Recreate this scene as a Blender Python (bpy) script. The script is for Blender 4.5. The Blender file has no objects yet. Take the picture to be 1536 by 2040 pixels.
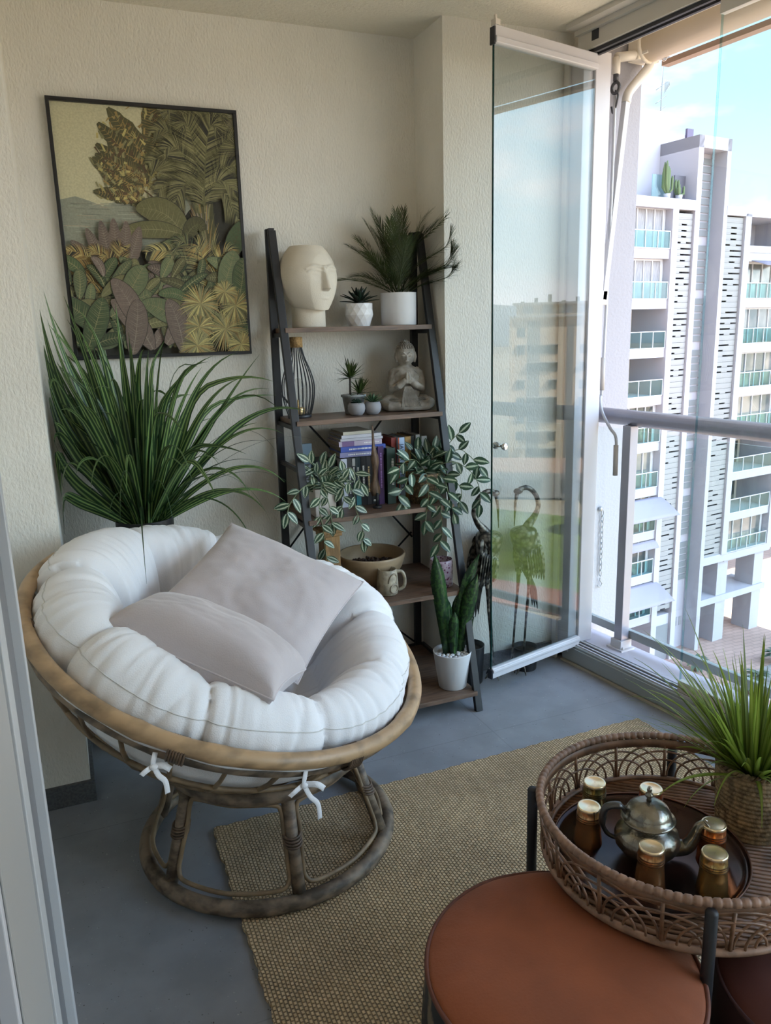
import bpy, bmesh, math, random
from mathutils import Vector, Matrix, Quaternion, noise
PI = math.pi
R = math.radians
rnd = random.Random(7)
scene = bpy.context.scene
COL = scene.collection

# ---------------------------------------------------------------- camera
cam_data = bpy.data.cameras.new('camera')
cam = bpy.data.objects.new('camera', cam_data)
COL.objects.link(cam)
cam_data.sensor_fit = 'HORIZONTAL'
cam_data.sensor_width = 36.0
cam_data.lens = 36.0 * 1550.0 / 1536.0
cam_data.clip_start = 0.02
cam_data.clip_end = 2000
yaw, pitch, roll = 22.269, 13.134, -1.585
fwd = Vector((math.sin(R(yaw)) * math.cos(R(pitch)), math.cos(R(yaw)) * math.cos(R(pitch)), -math.sin(R(pitch))))
rt = fwd.cross(Vector((0, 0, 1))).normalized()
up = rt.cross(fwd)
rt2 = math.cos(R(roll)) * rt + math.sin(R(roll)) * up
up2 = -math.sin(R(roll)) * rt + math.cos(R(roll)) * up
m3 = Matrix((rt2, up2, -fwd)).transposed()
cam.matrix_world = Matrix.Translation((0, 0, 1.5)) @ m3.to_4x4()
scene.camera = cam

# ---------------------------------------------------------------- light
scene.view_settings.view_transform = 'Standard'
scene.view_settings.look = 'None'
scene.view_settings.exposure = 0.66
scene.view_settings.gamma = 1.0
scene.view_settings.use_curve_mapping = False
scene.cycles.max_bounces = 14
scene.cycles.diffuse_bounces = 6
scene.cycles.glossy_bounces = 6
scene.cycles.transparent_max_bounces = 24
scene.cycles.sample_clamp_indirect = 6.0

world = bpy.data.worlds.new('sky')
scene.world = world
world.use_nodes = True
nt = world.node_tree
nt.nodes.clear()
def wn(t, **kw):
    n = nt.nodes.new(t)
    for k, v in kw.items(): setattr(n, k, v)
    return n
tc = wn('ShaderNodeTexCoord')
sep = wn('ShaderNodeSeparateXYZ'); nt.links.new(tc.outputs['Generated'], sep.inputs[0])
grad = wn('ShaderNodeValToRGB')
cr = grad.color_ramp
cr.elements[0].position = 0.0; cr.elements[0].color = (0.55, 0.60, 0.62, 1)
cr.elements[1].position = 1.0; cr.elements[1].color = (0.24, 0.46, 1.0, 1)
for p_, c_ in ((0.48, (0.60, 0.66, 0.70, 1)), (0.53, (0.80, 0.92, 1.0, 1)), (0.62, (0.50, 0.79, 1.0, 1)), (0.80, (0.36, 0.60, 1.0, 1))):
    e = cr.elements.new(p_); e.color = c_
mr = wn('ShaderNodeMapRange'); mr.inputs['From Min'].default_value = -1; mr.inputs['From Max'].default_value = 1
nt.links.new(sep.outputs['Z'], mr.inputs['Value']); nt.links.new(mr.outputs[0], grad.inputs[0])
mp = wn('ShaderNodeMapping'); mp.inputs['Scale'].default_value = (1.0, 1.0, 2.6); mp.inputs['Location'].default_value = (0.35, 0.1, 0.22)
nt.links.new(tc.outputs['Generated'], mp.inputs[0])
nz = wn('ShaderNodeTexNoise'); nz.inputs['Scale'].default_value = 2.6; nz.inputs['Detail'].default_value = 6; nz.inputs['Roughness'].default_value = 0.55
nt.links.new(mp.outputs[0], nz.inputs['Vector'])
cl = wn('ShaderNodeValToRGB'); cl.color_ramp.elements[0].position = 0.47; cl.color_ramp.elements[1].position = 0.60
nt.links.new(nz.outputs[0], cl.inputs[0])
mx = wn('ShaderNodeMixRGB'); mx.inputs[2].default_value = (1.08, 1.06, 1.13, 1)
nt.links.new(cl.outputs[0], mx.inputs[0]); nt.links.new(grad.outputs[0], mx.inputs[1])
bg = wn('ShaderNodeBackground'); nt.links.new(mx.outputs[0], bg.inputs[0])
# extra sky brightness added outside the view, to light the room through the opening
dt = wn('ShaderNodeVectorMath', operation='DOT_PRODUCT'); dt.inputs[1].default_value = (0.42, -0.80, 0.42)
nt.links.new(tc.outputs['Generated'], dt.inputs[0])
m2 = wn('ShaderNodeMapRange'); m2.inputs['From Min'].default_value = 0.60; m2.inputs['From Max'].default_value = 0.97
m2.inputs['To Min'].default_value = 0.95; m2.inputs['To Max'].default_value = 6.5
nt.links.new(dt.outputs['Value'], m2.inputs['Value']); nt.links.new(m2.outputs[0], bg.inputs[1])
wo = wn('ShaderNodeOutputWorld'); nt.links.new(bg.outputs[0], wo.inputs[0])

sun_data = bpy.data.lights.new('sun', 'SUN'); sun_data.energy = 13.0; sun_data.angle = R(0.6); sun_data.color = (1.0, 0.93, 0.80)
sun = bpy.data.objects.new('sun', sun_data); COL.objects.link(sun)
sdir = Vector((math.sin(R(-3)) * math.cos(R(52)), math.cos(R(-3)) * math.cos(R(52)), math.sin(R(52))))
sun.rotation_euler = (-sdir).to_track_quat('-Z', 'Y').to_euler()
sun.location = (0, 20, 30)

# ---------------------------------------------------------------- materials
MATS = {}
def srgb(r, g, b):
    f = lambda c: ((c / 255.0) / 12.92 if c / 255.0 <= 0.04045 else ((c / 255.0 + 0.055) / 1.055) ** 2.4)
    return (f(r), f(g), f(b))
def mat(name, col, rough=0.6, metal=0.0, nscale=0, namt=0.0, bump=0.0, bscale=60, stretch=None, col2=None, spec=0.5, coat=0.0, sheen=0.0, kind='noise', detail=3, attr=None, ramp=(0.4, 0.6), coords='Object', emit=None):
    if name in MATS: return MATS[name]
    m = bpy.data.materials.new(name); m.use_nodes = True
    n = m.node_tree.nodes; L = m.node_tree.links
    b = n['Principled BSDF']
    b.inputs['Base Color'].default_value = (*col, 1)
    b.inputs['Roughness'].default_value = rough
    b.inputs['Metallic'].default_value = metal
    b.inputs['Specular IOR Level'].default_value = spec
    if coat: b.inputs['Coat Weight'].default_value = coat
    if sheen: b.inputs['Sheen Weight'].default_value = sheen
    if emit: b.inputs['Emission Color'].default_value = (*emit[0], 1); b.inputs['Emission Strength'].default_value = emit[1]
    t = n.new('ShaderNodeTexCoord'); mpp = n.new('ShaderNodeMapping')
    L.new(t.outputs[coords], mpp.inputs[0])
    if stretch: mpp.inputs['Scale'].default_value = stretch
    cs = None
    if attr:
        a = n.new('ShaderNodeAttribute'); a.attribute_name = attr; cs = a.outputs['Color']
    if nscale:
        if kind == 'voronoi':
            x = n.new('ShaderNodeTexVoronoi'); x.inputs['Scale'].default_value = nscale; o = x.outputs['Distance']
        elif kind == 'wave':
            x = n.new('ShaderNodeTexWave'); x.inputs['Scale'].default_value = nscale; x.inputs['Distortion'].default_value = 3; x.inputs['Detail'].default_value = 3; o = x.outputs['Fac']
        else:
            x = n.new('ShaderNodeTexNoise'); x.inputs['Scale'].default_value = nscale; x.inputs['Detail'].default_value = detail; o = x.outputs[0]
        L.new(mpp.outputs[0], x.inputs['Vector'])
        rp = n.new('ShaderNodeValToRGB'); rp.color_ramp.elements[0].position = ramp[0]; rp.color_ramp.elements[1].position = ramp[1]
        L.new(o, rp.inputs[0])
        mixn = n.new('ShaderNodeMixRGB')
        c2 = col2 if col2 else tuple(c * (1 - namt) for c in col)
        mixn.inputs[1].default_value = (*col, 1); mixn.inputs[2].default_value = (*c2, 1)
        if cs is not None and not col2:
            mu = n.new('ShaderNodeMixRGB'); mu.blend_type = 'MULTIPLY'; mu.inputs[0].default_value = 1
            mixn.inputs[1].default_value = (1, 1, 1, 1); mixn.inputs[2].default_value = (1 - namt,) * 3 + (1,)
            L.new(rp.outputs[0], mixn.inputs[0]); L.new(cs, mu.inputs[1]); L.new(mixn.outputs[0], mu.inputs[2]); cs = mu.outputs[0]
        else:
            L.new(rp.outputs[0], mixn.inputs[0]); cs = mixn.outputs[0]
    if cs is not None: L.new(cs, b.inputs['Base Color'])
    if bump:
        x = n.new('ShaderNodeTexNoise'); x.inputs['Scale'].default_value = bscale; x.inputs['Detail'].default_value = 3
        L.new(mpp.outputs[0], x.inputs['Vector'])
        bp = n.new('ShaderNodeBump'); bp.inputs['Strength'].default_value = 1.0; bp.inputs['Distance'].default_value = bump
        L.new(x.outputs[0], bp.inputs['Height']); L.new(bp.outputs[0], b.inputs['Normal'])
    MATS[name] = m
    return m
def glassmat(name, tint, ior=1.5, rough=0.0, glosscol=(1, 1, 1)):
    if name in MATS: return MATS[name]
    m = bpy.data.materials.new(name); m.use_nodes = True
    n = m.node_tree.nodes; L = m.node_tree.links; n.clear()
    o = n.new('ShaderNodeOutputMaterial'); tr = n.new('ShaderNodeBsdfTransparent'); tr.inputs[0].default_value = (*tint, 1)
    g = n.new('ShaderNodeBsdfGlossy'); g.inputs['Roughness'].default_value = rough; g.inputs[0].default_value = (*glosscol, 1)
    # reflectance from the angle only, the same on both faces of the sheet
    f0 = ((ior - 1) / (ior + 1)) ** 2
    ge = n.new('ShaderNodeNewGeometry'); dp = n.new('ShaderNodeVectorMath'); dp.operation = 'DOT_PRODUCT'
    L.new(ge.outputs['Incoming'], dp.inputs[0]); L.new(ge.outputs['Normal'], dp.inputs[1])
    def mth(op, a, b_):
        k = n.new('ShaderNodeMath'); k.operation = op
        for i_, q_ in enumerate((a, b_)):
            if q_ is None: continue
            if isinstance(q_, (int, float)): k.inputs[i_].default_value = q_
            else: L.new(q_, k.inputs[i_])
        return k.outputs[0]
    c = mth('ABSOLUTE', dp.outputs['Value'], None)
    f_ = mth('ADD', mth('MULTIPLY', mth('POWER', mth('SUBTRACT', 1.0, c), 5.0), 1 - f0), f0)
    s = n.new('ShaderNodeMixShader'); L.new(f_, s.inputs[0]); L.new(tr.outputs[0], s.inputs[1]); L.new(g.outputs[0], s.inputs[2]); L.new(s.outputs[0], o.inputs[0])
    MATS[name] = m
    return m
def leafmat(name, c1, c2, stripes=1, rough=0.45, soft=0.12, trans=0.25, half=0.18):
    """blade colour varies across its width (UV x): edge c1, pale bands c2"""
    if name in MATS: return MATS[name]
    m = bpy.data.materials.new(name); m.use_nodes = True
    n = m.node_tree.nodes; L = m.node_tree.links; b = n['Principled BSDF']
    uv = n.new('ShaderNodeUVMap'); uv.uv_map = 'uv'
    sx = n.new('ShaderNodeSeparateXYZ'); L.new(uv.outputs[0], sx.inputs[0])
    rp = n.new('ShaderNodeValToRGB'); L.new(sx.outputs['X'], rp.inputs[0])
    e = rp.color_ramp.elements; e[0].position = 0; e[0].color = (*c1, 1); e[1].position = 1; e[1].color = (*c1, 1)
    k = soft * 0.3
    if stripes == 1:
        pts = ((0.5 - half, c1), (0.5 - half * 0.5, c2), (0.5 + half * 0.5, c2), (0.5 + half, c1))
    elif stripes == 2:
        pts = ((0.14, c1), (0.2, c2), (0.31, c2), (0.38, c1), (0.62, c1), (0.69, c2), (0.80, c2), (0.86, c1))
    else:
        pts = ()
    for p_, c_ in pts:
        q = e.new(p_); q.color = (*c_, 1)
    at = n.new('ShaderNodeAttribute'); at.attribute_name = 'tone'
    mu = n.new('ShaderNodeMixRGB'); mu.blend_type = 'MULTIPLY'; mu.inputs[0].default_value = 1
    L.new(rp.outputs[0], mu.inputs[1]); L.new(at.outputs['Color'], mu.inputs[2])
    L.new(mu.outputs[0], b.inputs['Base Color']); b.inputs['Roughness'].default_value = rough
    o = n['Material Output']
    tl = n.new('ShaderNodeBsdfTranslucent'); L.new(mu.outputs[0], tl.inputs[0])
    ms = n.new('ShaderNodeMixShader'); ms.inputs[0].default_value = trans
    L.new(b.outputs[0], ms.inputs[1]); L.new(tl.outputs[0], ms.inputs[2]); L.new(ms.outputs[0], o.inputs[0])
    MATS[name] = m
    return m

# ---------------------------------------------------------------- mesh helpers
class MB:
    def __init__(s):
        s.v = []; s.f = []; s.sm = []; s.uv = []; s.tone = []; s.mi = []; s.cur = 0
    def add(s, verts, faces, smooth=True, uvs=None, tone=(1, 1, 1)):
        o = len(s.v)
        s.v += [tuple(p) for p in verts]
        for f in faces:
            s.f.append(tuple(i + o for i in f)); s.sm.append(smooth); s.mi.append(s.cur)
        s.uv += (uvs if uvs else [(0.5, 0.5)] * len(verts))
        s.tone += [tone] * len(verts)
        return s
    def box(s, c, d, rot=None):
        h = [x / 2 for x in d]; c = Vector(c); vs = []
        for z in (-1, 1):
            for y in (-1, 1):
                for x in (-1, 1):
                    p = Vector((x * h[0], y * h[1], z * h[2]))
                    if rot is not None: p = rot @ p
                    vs.append(c + p)
        return s.add(vs, [(0, 2, 3, 1), (4, 5, 7, 6), (0, 1, 5, 4), (2, 6, 7, 3), (0, 4, 6, 2), (1, 3, 7, 5)], False)
    def box2(s, a, b):
        return s.box([(a[i] + b[i]) / 2 for i in range(3)], [abs(b[i] - a[i]) for i in range(3)])
    def bar(s, a, b, w, h, upv=(0, 0, 1)):
        a = Vector(a); b = Vector(b); d = b - a; z = d.normalized(); u = Vector(upv)
        x = z.cross(u)
        if x.length < 1e-4: x = z.cross(Vector((0, 1, 0)))
        x.normalize(); y = x.cross(z)
        return s.box((a + b) / 2, (w, h, d.length), Matrix((x, y, z)).transposed())
    def tube(s, pts, rad, seg=8, closed=False, caps=True, flat=1.0):
        pts = [Vector(p) for p in pts]; n = len(pts)
        rads = rad if isinstance(rad, (list, tuple)) else [rad] * n
        T = []
        for i in range(n):
            if closed: d = pts[(i + 1) % n] - pts[i - 1]
            else: d = pts[min(i + 1, n - 1)] - pts[max(i - 1, 0)]
            T.append(d.normalized() if d.length > 1e-9 else Vector((0, 0, 1)))
        x = T[0].orthogonal().normalized(); vs = []
        x0 = x
        for i in range(n):
            if i:
                q = T[i - 1].rotation_difference(T[i]); x = (q @ x); x = (x - T[i] * x.dot(T[i])).normalized()
            y = T[i].cross(x)
            for k in range(seg):
                a = 2 * PI * k / seg
                vs.append(pts[i] + (x * math.cos(a) + y * math.sin(a) * flat) * rads[i])
        fs = []
        m = n if closed else n - 1
        off = 0
        if closed:
            y = T[0].cross(x0); xe = (T[-1].rotation_difference(T[0]) @ x)
            ang = math.atan2(xe.dot(y), xe.dot(x0)); off = int(round(ang / (2 * PI / seg)))
        for i in range(m):
            j = (i + 1) % n
            for k in range(seg):
                k2 = (k + 1) % seg
                if closed and j == 0:
                    fs.append((i * seg + k, i * seg + k2, (k2 + off) % seg, (k + off) % seg))
                else:
                    fs.append((i * seg + k, i * seg + k2, j * seg + k2, j * seg + k))
        if not closed and caps:
            fs.append(tuple(range(seg - 1, -1, -1))); fs.append(tuple(range((n - 1) * seg, n * seg)))
        return s.add(vs, fs)
    def ring(s, c, r, tr, n=(0, 0, 1), seg=48, ts=8, wob=0, a0=0, a1=2 * PI):
        c = Vector(c); n = Vector(n).normalized(); a = n.orthogonal().normalized(); b = n.cross(a)
        full = abs(a1 - a0 - 2 * PI) < 1e-6
        N = seg if full else seg + 1
        pts = [c + (a * math.cos(a0 + (a1 - a0) * i / seg) + b * math.sin(a0 + (a1 - a0) * i / seg)) * r for i in range(N)]
        return s.tube(pts, tr if not wob else [tr * (1 + wob * (i % 2)) for i in range(N)], ts, closed=full)
    def lathe(s, prof, c=(0, 0, 0), seg=32, sx=1, sy=1, fn=None, rot=None, close=True):
        c = Vector(c); vs = []; n = len(prof)
        for (r, z) in prof:
            for k in range(seg):
                a = 2 * PI * k / seg; rr = r * (fn(a, z) if fn else 1)
                p = Vector((rr * math.cos(a) * sx, rr * math.sin(a) * sy, z))
                if rot is not None: p = rot @ p
                vs.append(c + p)
        fs = []
        for i in range(n - 1):
            for k in range(seg):
                k2 = (k + 1) % seg
                fs.append((i * seg + k, i * seg + k2, (i + 1) * seg + k2, (i + 1) * seg + k))
        if close:
            fs.append(tuple(range(seg - 1, -1, -1))); fs.append(tuple(range((n - 1) * seg, n * seg)))
        return s.add(vs, fs)
    def ball(s, c, r, seg=16, rings=10, rot=None):
        r = (r, r, r) if not isinstance(r, (list, tuple)) else r
        prof = []
        c = Vector(c); vs = []; fs = []
        for i in range(rings + 1):
            t = PI * i / rings
            for k in range(seg):
                a = 2 * PI * k / seg
                p = Vector((r[0] * math.sin(t) * math.cos(a), r[1] * math.sin(t) * math.sin(a), -r[2] * math.cos(t)))
                if rot is not None: p = rot @ p
                vs.append(c + p)
        for i in range(rings):
            for k in range(seg):
                k2 = (k + 1) % seg
                fs.append((i * seg + k, i * seg + k2, (i + 1) * seg + k2, (i + 1) * seg + k))
        return s.add(vs, fs)
    def grid(s, fn, nu, nv, smooth=True, closeu=False, closev=False, tone=(1, 1, 1)):
        vs = []; uvs = []
        for i in range(nu):
            for j in range(nv):
                u = i / (nu if closeu else nu - 1); v = j / (nv if closev else nv - 1)
                vs.append(fn(u, v)); uvs.append((u, v))
        fs = []
        for i in range(nu if closeu else nu - 1):
            for j in range(nv if closev else nv - 1):
                i2 = (i + 1) % nu; j2 = (j + 1) % nv
                fs.append((i * nv + j, i2 * nv + j, i2 * nv + j2, i * nv + j2))
        return s.add(vs, fs, smooth, uvs, tone)
    def blade(s, pts, wid, nrm, fold=0.0, tone=(1, 1, 1)):
        """leaf strip along pts with half widths wid; nrm = face normal hint"""
        pts = [Vector(p) for p in pts]; n = len(pts); nrm = Vector(nrm); vs = []; uvs = []
        for i in range(n):
            d = (pts[min(i + 1, n - 1)] - pts[max(i - 1, 0)]).normalized()
            sd = d.cross(nrm)
            if sd.length < 1e-4: sd = d.orthogonal()
            sd.normalize(); nn = sd.cross(d)
            w = wid[i]
            vs += [pts[i] - sd * w + nn * fold * w, pts[i], pts[i] + sd * w + nn * fold * w]
            t = i / (n - 1); uvs += [(0, t), (0.5, t), (1, t)]
        fs = []
        for i in range(n - 1):
            a = i * 3; fs += [(a, a + 1, a + 4, a + 3), (a + 1, a + 2, a + 5, a + 4)]
        return s.add(vs, fs, True, uvs, tone)
    def poly(s, pts, th, axis, smooth=False):
        """extruded outline: pts 3D list in a plane, extruded along axis*th"""
        n = len(pts); ax = Vector(axis) * th
        vs = [Vector(p) for p in pts] + [Vector(p) + ax for p in pts]
        fs = [tuple(range(n - 1, -1, -1)), tuple(range(n, 2 * n))] + [(i, (i + 1) % n, n + (i + 1) % n, n + i) for i in range(n)]
        return s.add(vs, fs, smooth)
    def build(s, name, m, parent=None, bevel=0, subsurf=0, auto=None, thick=0):
        me = bpy.data.meshes.new(name)
        me.from_pydata(s.v, [], s.f)
        if me.validate(): pass
        if len(me.polygons) == len(s.f):
            me.polygons.foreach_set('use_smooth', s.sm)
            me.polygons.foreach_set('material_index', s.mi)
            ul = me.uv_layers.new(name='uv')
            li = [0] * len(me.loops); me.loops.foreach_get('vertex_index', li)
            buf = []
            for i in li: buf += s.uv[i]
            ul.data.foreach_set('uv', buf)
        at = me.color_attributes.new('tone', 'FLOAT_COLOR', 'POINT')
        if len(me.vertices) == len(s.tone):
            buf = []
            for t in s.tone: buf += [t[0], t[1], t[2], 1.0]
            at.data.foreach_set('color', buf)
        for mm in (m if isinstance(m, (list, tuple)) else [m]): me.materials.append(mm)
        me.update()
        o = bpy.data.objects.new(name, me)
        COL.objects.link(o)
        if bevel:
            b = o.modifiers.new('bevel', 'BEVEL'); b.width = bevel; b.segments = 2; b.limit_method = 'ANGLE'; b.angle_limit = R(40)
        if subsurf:
            b = o.modifiers.new('sub', 'SUBSURF'); b.levels = subsurf; b.render_levels = subsurf
        if thick:
            b = o.modifiers.new('solid', 'SOLIDIFY'); b.thickness = thick
        if parent is not None:
            o.parent = parent
            o.matrix_parent_inverse = parent.matrix_basis.inverted()
        return o
def thing(name, label, cat, loc=(0, 0, 0), group=None):
    o = bpy.data.objects.new(name, None); COL.objects.link(o)
    o.empty_display_size = 0.05; o.location = loc
    o['label'] = label; o['category'] = cat
    if group: o['group'] = group
    return o
def tag(o, label, cat, group=None, kind=None):
    o['label'] = label; o['category'] = cat
    if group: o['group'] = group
    if kind: o['kind'] = kind
    return o
def struct(o, label=None, cat=None):
    o['kind'] = 'structure'
    if label: o['label'] = label
    if cat: o['category'] = cat
    return o
def copy_tree(o, parent=None, loc=None, rotz=None, label=None, group=None):
    c = o.copy(); COL.objects.link(c)
    if parent is not None: c.parent = parent
    if loc is not None: c.location = loc
    if rotz is not None: c.rotation_euler = (0, 0, rotz)
    if label: c['label'] = label
    if group: c['group'] = group
    for ch in [x for x in COL.objects if x.parent == o]:
        copy_tree(ch, c)
    return c
def lerp(a, b, t): return a + (b - a) * t
def bez(p0, p1, p2, n):
    p0, p1, p2 = Vector(p0), Vector(p1), Vector(p2)
    return [(1 - t) ** 2 * p0 + 2 * t * (1 - t) * p1 + t * t * p2 for t in [i / (n - 1) for i in range(n)]]
def catmull(P, n=8, closed=False):
    P = [Vector(p) for p in P]; out = []
    N = len(P)
    rng = range(N) if closed else range(N - 1)
    for i in rng:
        g = (lambda k: P[k % N]) if closed else (lambda k: P[max(0, min(N - 1, k))])
        a, b, c, d = g(i - 1), g(i), g(i + 1), g(i + 2)
        for j in range(n):
            t = j / n
            out.append(0.5 * ((2 * b) + (c - a) * t + (2 * a - 5 * b + 4 * c - d) * t * t + (3 * b - a - 3 * c + d) * t ** 3))
    if not closed: out.append(P[-1])
    return out
def text(txt, parent, name, m, loc, mtx, size, ext=0.0003):
    c = bpy.data.curves.new(name, 'FONT'); c.body = txt; c.size = size; c.extrude = ext; c.align_x = 'CENTER'; c.align_y = 'CENTER'
    c.materials.append(m)
    tmp = bpy.data.objects.new(name, c); COL.objects.link(tmp); bpy.context.view_layer.update()
    me = bpy.data.meshes.new_from_object(tmp.evaluated_get(bpy.context.evaluated_depsgraph_get()))
    bpy.data.objects.remove(tmp); me.name = name
    if not me.materials: me.materials.append(m)
    o = bpy.data.objects.new(name, me); COL.objects.link(o)
    o.matrix_world = Matrix.Translation(loc) @ mtx.to_4x4()
    if parent is not None:
        o.parent = parent; o.matrix_parent_inverse = parent.matrix_basis.inverted()
    return o
# ================================================================ the room
stucco = mat('stucco', (0.76, 0.73, 0.665), 0.9, bump=0.0035, bscale=95, stretch=(1.5, 1.5, 0.7), nscale=5, namt=0.04)
stucco_out = mat('outdoor_stucco', (0.37, 0.36, 0.385), 0.85, bump=0.002, bscale=80)
ceil_m = mat('ceiling_plaster', (0.72, 0.68, 0.58), 0.9, bump=0.006, bscale=80)
white_alu = mat('white_aluminium', (0.58, 0.57, 0.60), 0.35, nscale=4, namt=0.04)
cream_alu = mat('cream_aluminium', (0.60, 0.57, 0.52), 0.4, nscale=5, namt=0.05)
black_rub = mat('black_rubber', (0.02, 0.022, 0.03), 0.5)
skirt_m = mat('grey_stone_skirting', (0.115, 0.115, 0.12), 0.6, nscale=120, namt=0.35)
YB, YP, XR = 3.10, 2.85, 1.445
CZ = 2.617

def floor_mat():
    m = mat('grey_stone_floor', (0.265, 0.275, 0.30), 0.42, nscale=7, namt=0.16, detail=6)
    n = m.node_tree.nodes; L = m.node_tree.links; b = n['Principled BSDF']
    src = b.inputs['Base Color'].links[0].from_socket
    t = n.new('ShaderNodeTexCoord')
    v = n.new('ShaderNodeTexVoronoi'); v.inputs['Scale'].default_value = 95; L.new(t.outputs['Object'], v.inputs['Vector'])
    rp = n.new('ShaderNodeValToRGB'); rp.color_ramp.elements[0].position = 0.10; rp.color_ramp.elements[1].position = 0.22
    rp.color_ramp.elements[0].color = (1, 1, 1, 1); rp.color_ramp.elements[1].color = (0, 0, 0, 1)
    L.new(v.outputs['Distance'], rp.inputs[0])
    nn = n.new('ShaderNodeTexNoise'); nn.inputs['Scale'].default_value = 30; L.new(t.outputs['Object'], nn.inputs['Vector'])
    r2 = n.new('ShaderNodeValToRGB'); r2.color_ramp.elements[0].position = 0.52; r2.color_ramp.elements[1].position = 0.62; L.new(nn.outputs[0], r2.inputs[0])
    mu = n.new('ShaderNodeMath'); mu.operation = 'MULTIPLY'; L.new(rp.outputs[0], mu.inputs[0]); L.new(r2.outputs[0], mu.inputs[1])
    mx_ = n.new('ShaderNodeMixRGB'); L.new(mu.outputs[0], mx_.inputs[0]); L.new(src, mx_.inputs[1])
    mc = n.new('ShaderNodeMixRGB'); mc.inputs[1].default_value = (0.06, 0.055, 0.055, 1); mc.inputs[2].default_value = (0.45, 0.44, 0.44, 1)
    wn_ = n.new('ShaderNodeTexNoise'); wn_.inputs['Scale'].default_value = 45; L.new(t.outputs['Object'], wn_.inputs['Vector'])
    r3 = n.new('ShaderNodeValToRGB'); r3.color_ramp.elements[0].position = 0.47; r3.color_ramp.elements[1].position = 0.53; L.new(wn_.outputs[0], r3.inputs[0]); L.new(r3.outputs[0], mc.inputs[0])
    L.new(mc.outputs[0], mx_.inputs[2])
    # faint joints between large tiles
    br = n.new('ShaderNodeTexBrick'); br.offset = 0.0; br.inputs['Scale'].default_value = 1.0; br.inputs['Brick Width'].default_value = 0.9; br.inputs['Row Height'].default_value = 0.9
    br.inputs['Mortar Size'].default_value = 0.0022; br.inputs['Color1'].default_value = (1, 1, 1, 1); br.inputs['Color2'].default_value = (0.96, 0.96, 0.96, 1); br.inputs['Mortar'].default_value = (0.80, 0.80, 0.80, 1)
    mpj = n.new('ShaderNodeMapping'); mpj.inputs['Location'].default_value = (0.42, 0.35, 0); L.new(t.outputs['Object'], mpj.inputs[0]); L.new(mpj.outputs[0], br.inputs['Vector'])
    mf = n.new('ShaderNodeMixRGB'); mf.blend_type = 'MULTIPLY'; mf.inputs[0].default_value = 1
    L.new(mx_.outputs[0], mf.inputs[1]); L.new(br.outputs['Color'], mf.inputs[2]); L.new(mf.outputs[0], b.inputs['Base Color'])
    return m

# window line: local frame along the glass track (s towards the camera, o outwards)
WO = Vector((2.045, 2.735, 0)); WU = Vector((0.1188, -0.9929, 0)); WN = Vector((0.9929, 0.1188, 0))
def W(s, o, z): return WO + WU * s + WN * o + Vector((0, 0, z))
WR = Matrix((WU, WN, Vector((0, 0, 1)))).transposed()
def wbox(mb, s0, s1, o0, o1, z0, z1):
    return mb.box(W((s0 + s1) / 2, (o0 + o1) / 2, (z0 + z1) / 2), (abs(s1 - s0), abs(o1 - o0), abs(z1 - z0)), WR)
SE = 6.2  # length of the opening

b = MB(); b.poly([(-1.3, 3.3, -0.12), (2.30, 3.3, -0.12), (2.08, 2.8, -0.12), tuple(W(SE, 0.05, -0.12)), (-1.3, -3.5, -0.12)], 0.12, (0, 0, 1)); struct(b.build('floor', floor_mat()))
b = MB(); b.poly([(-1.3, 3.3, CZ), (2.30, 3.3, CZ), tuple(W(-0.3, 0.20, CZ)), tuple(W(SE, 0.20, CZ)), (-1.3, -3.5, CZ)], 0.2, (0, 0, 1)); struct(b.build('ceiling', ceil_m))
b = MB(); b.poly([tuple(W(-0.1, 0.20, 2.72)), tuple(W(-0.1, 0.62, 2.72)), tuple(W(SE, 0.62, 2.72)), tuple(W(SE, 0.20, 2.72))], 0.2, (0, 0, 1)); struct(b.build('wall_overhang', ceil_m))
b = MB(); b.box2((-0.6, YB, 0), (1.6, YB + 0.2, CZ)); struct(b.build('wall_back', stucco))
b = MB(); b.box2((XR, YP, 0), (2.10, YB + 0.2, CZ)); struct(b.build('wall_right', stucco))
b = MB(); b.box2((-0.6, 2.53, 0), (-0.049, YB, CZ)); struct(b.build('wall_left', stucco))
b = MB(); b.box2((-0.62, 1.36, 0), (-0.42, 2.53, CZ)); b.box2((-0.62, 1.34, 0), (-0.13, 1.36, CZ)); b.box2((-0.62, -3.1, 0), (-0.42, 0.55, CZ)); b.box2((-0.62, 0.55, 2.3), (-0.42, 1.36, CZ)); struct(b.build('wall_house', stucco))
b = MB(); b.box2((-0.62, -3.3, 0), (2.8, -3.1, CZ)); struct(b.build('wall_front', stucco))
b = MB(); b.box2((-0.05, YB - 0.012, 0), (XR, YB, 0.075)); struct(b.build('baseboard_back', skirt_m))
b = MB(); b.box2((XR - 0.012, YP - 0.012, 0), (XR, YB - 0.012, 0.075)); b.box2((XR, YP - 0.012, 0), (2.03, YP, 0.075)); struct(b.build('baseboard_right', skirt_m))
b = MB(); b.box2((-0.42, 2.518, 0), (-0.049, 2.53, 0.075)); b.box2((-0.049, 2.518, 0), (-0.037, YB, 0.075)); struct(b.build('baseboard_left', skirt_m))
b = MB(); b.box2((-0.42, 1.36, 0), (-0.408, 2.518, 0.075)); struct(b.build('baseboard_house', skirt_m))
# outer wall pillar beside the balcony and the block our flat belongs to
b = MB(); b.box2((2.10, YP, -20), (2.365, YB + 0.4, 6)); struct(b.build('wall_outside', stucco_out))
b = MB(); b.box2((-18, YB + 0.4, -20), (2.365, 16, 9)); b.box2((-18, -8, CZ + 0.3), (2.2, YB + 0.4, 9)); struct(b.build('wall_block', stucco_out))

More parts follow.
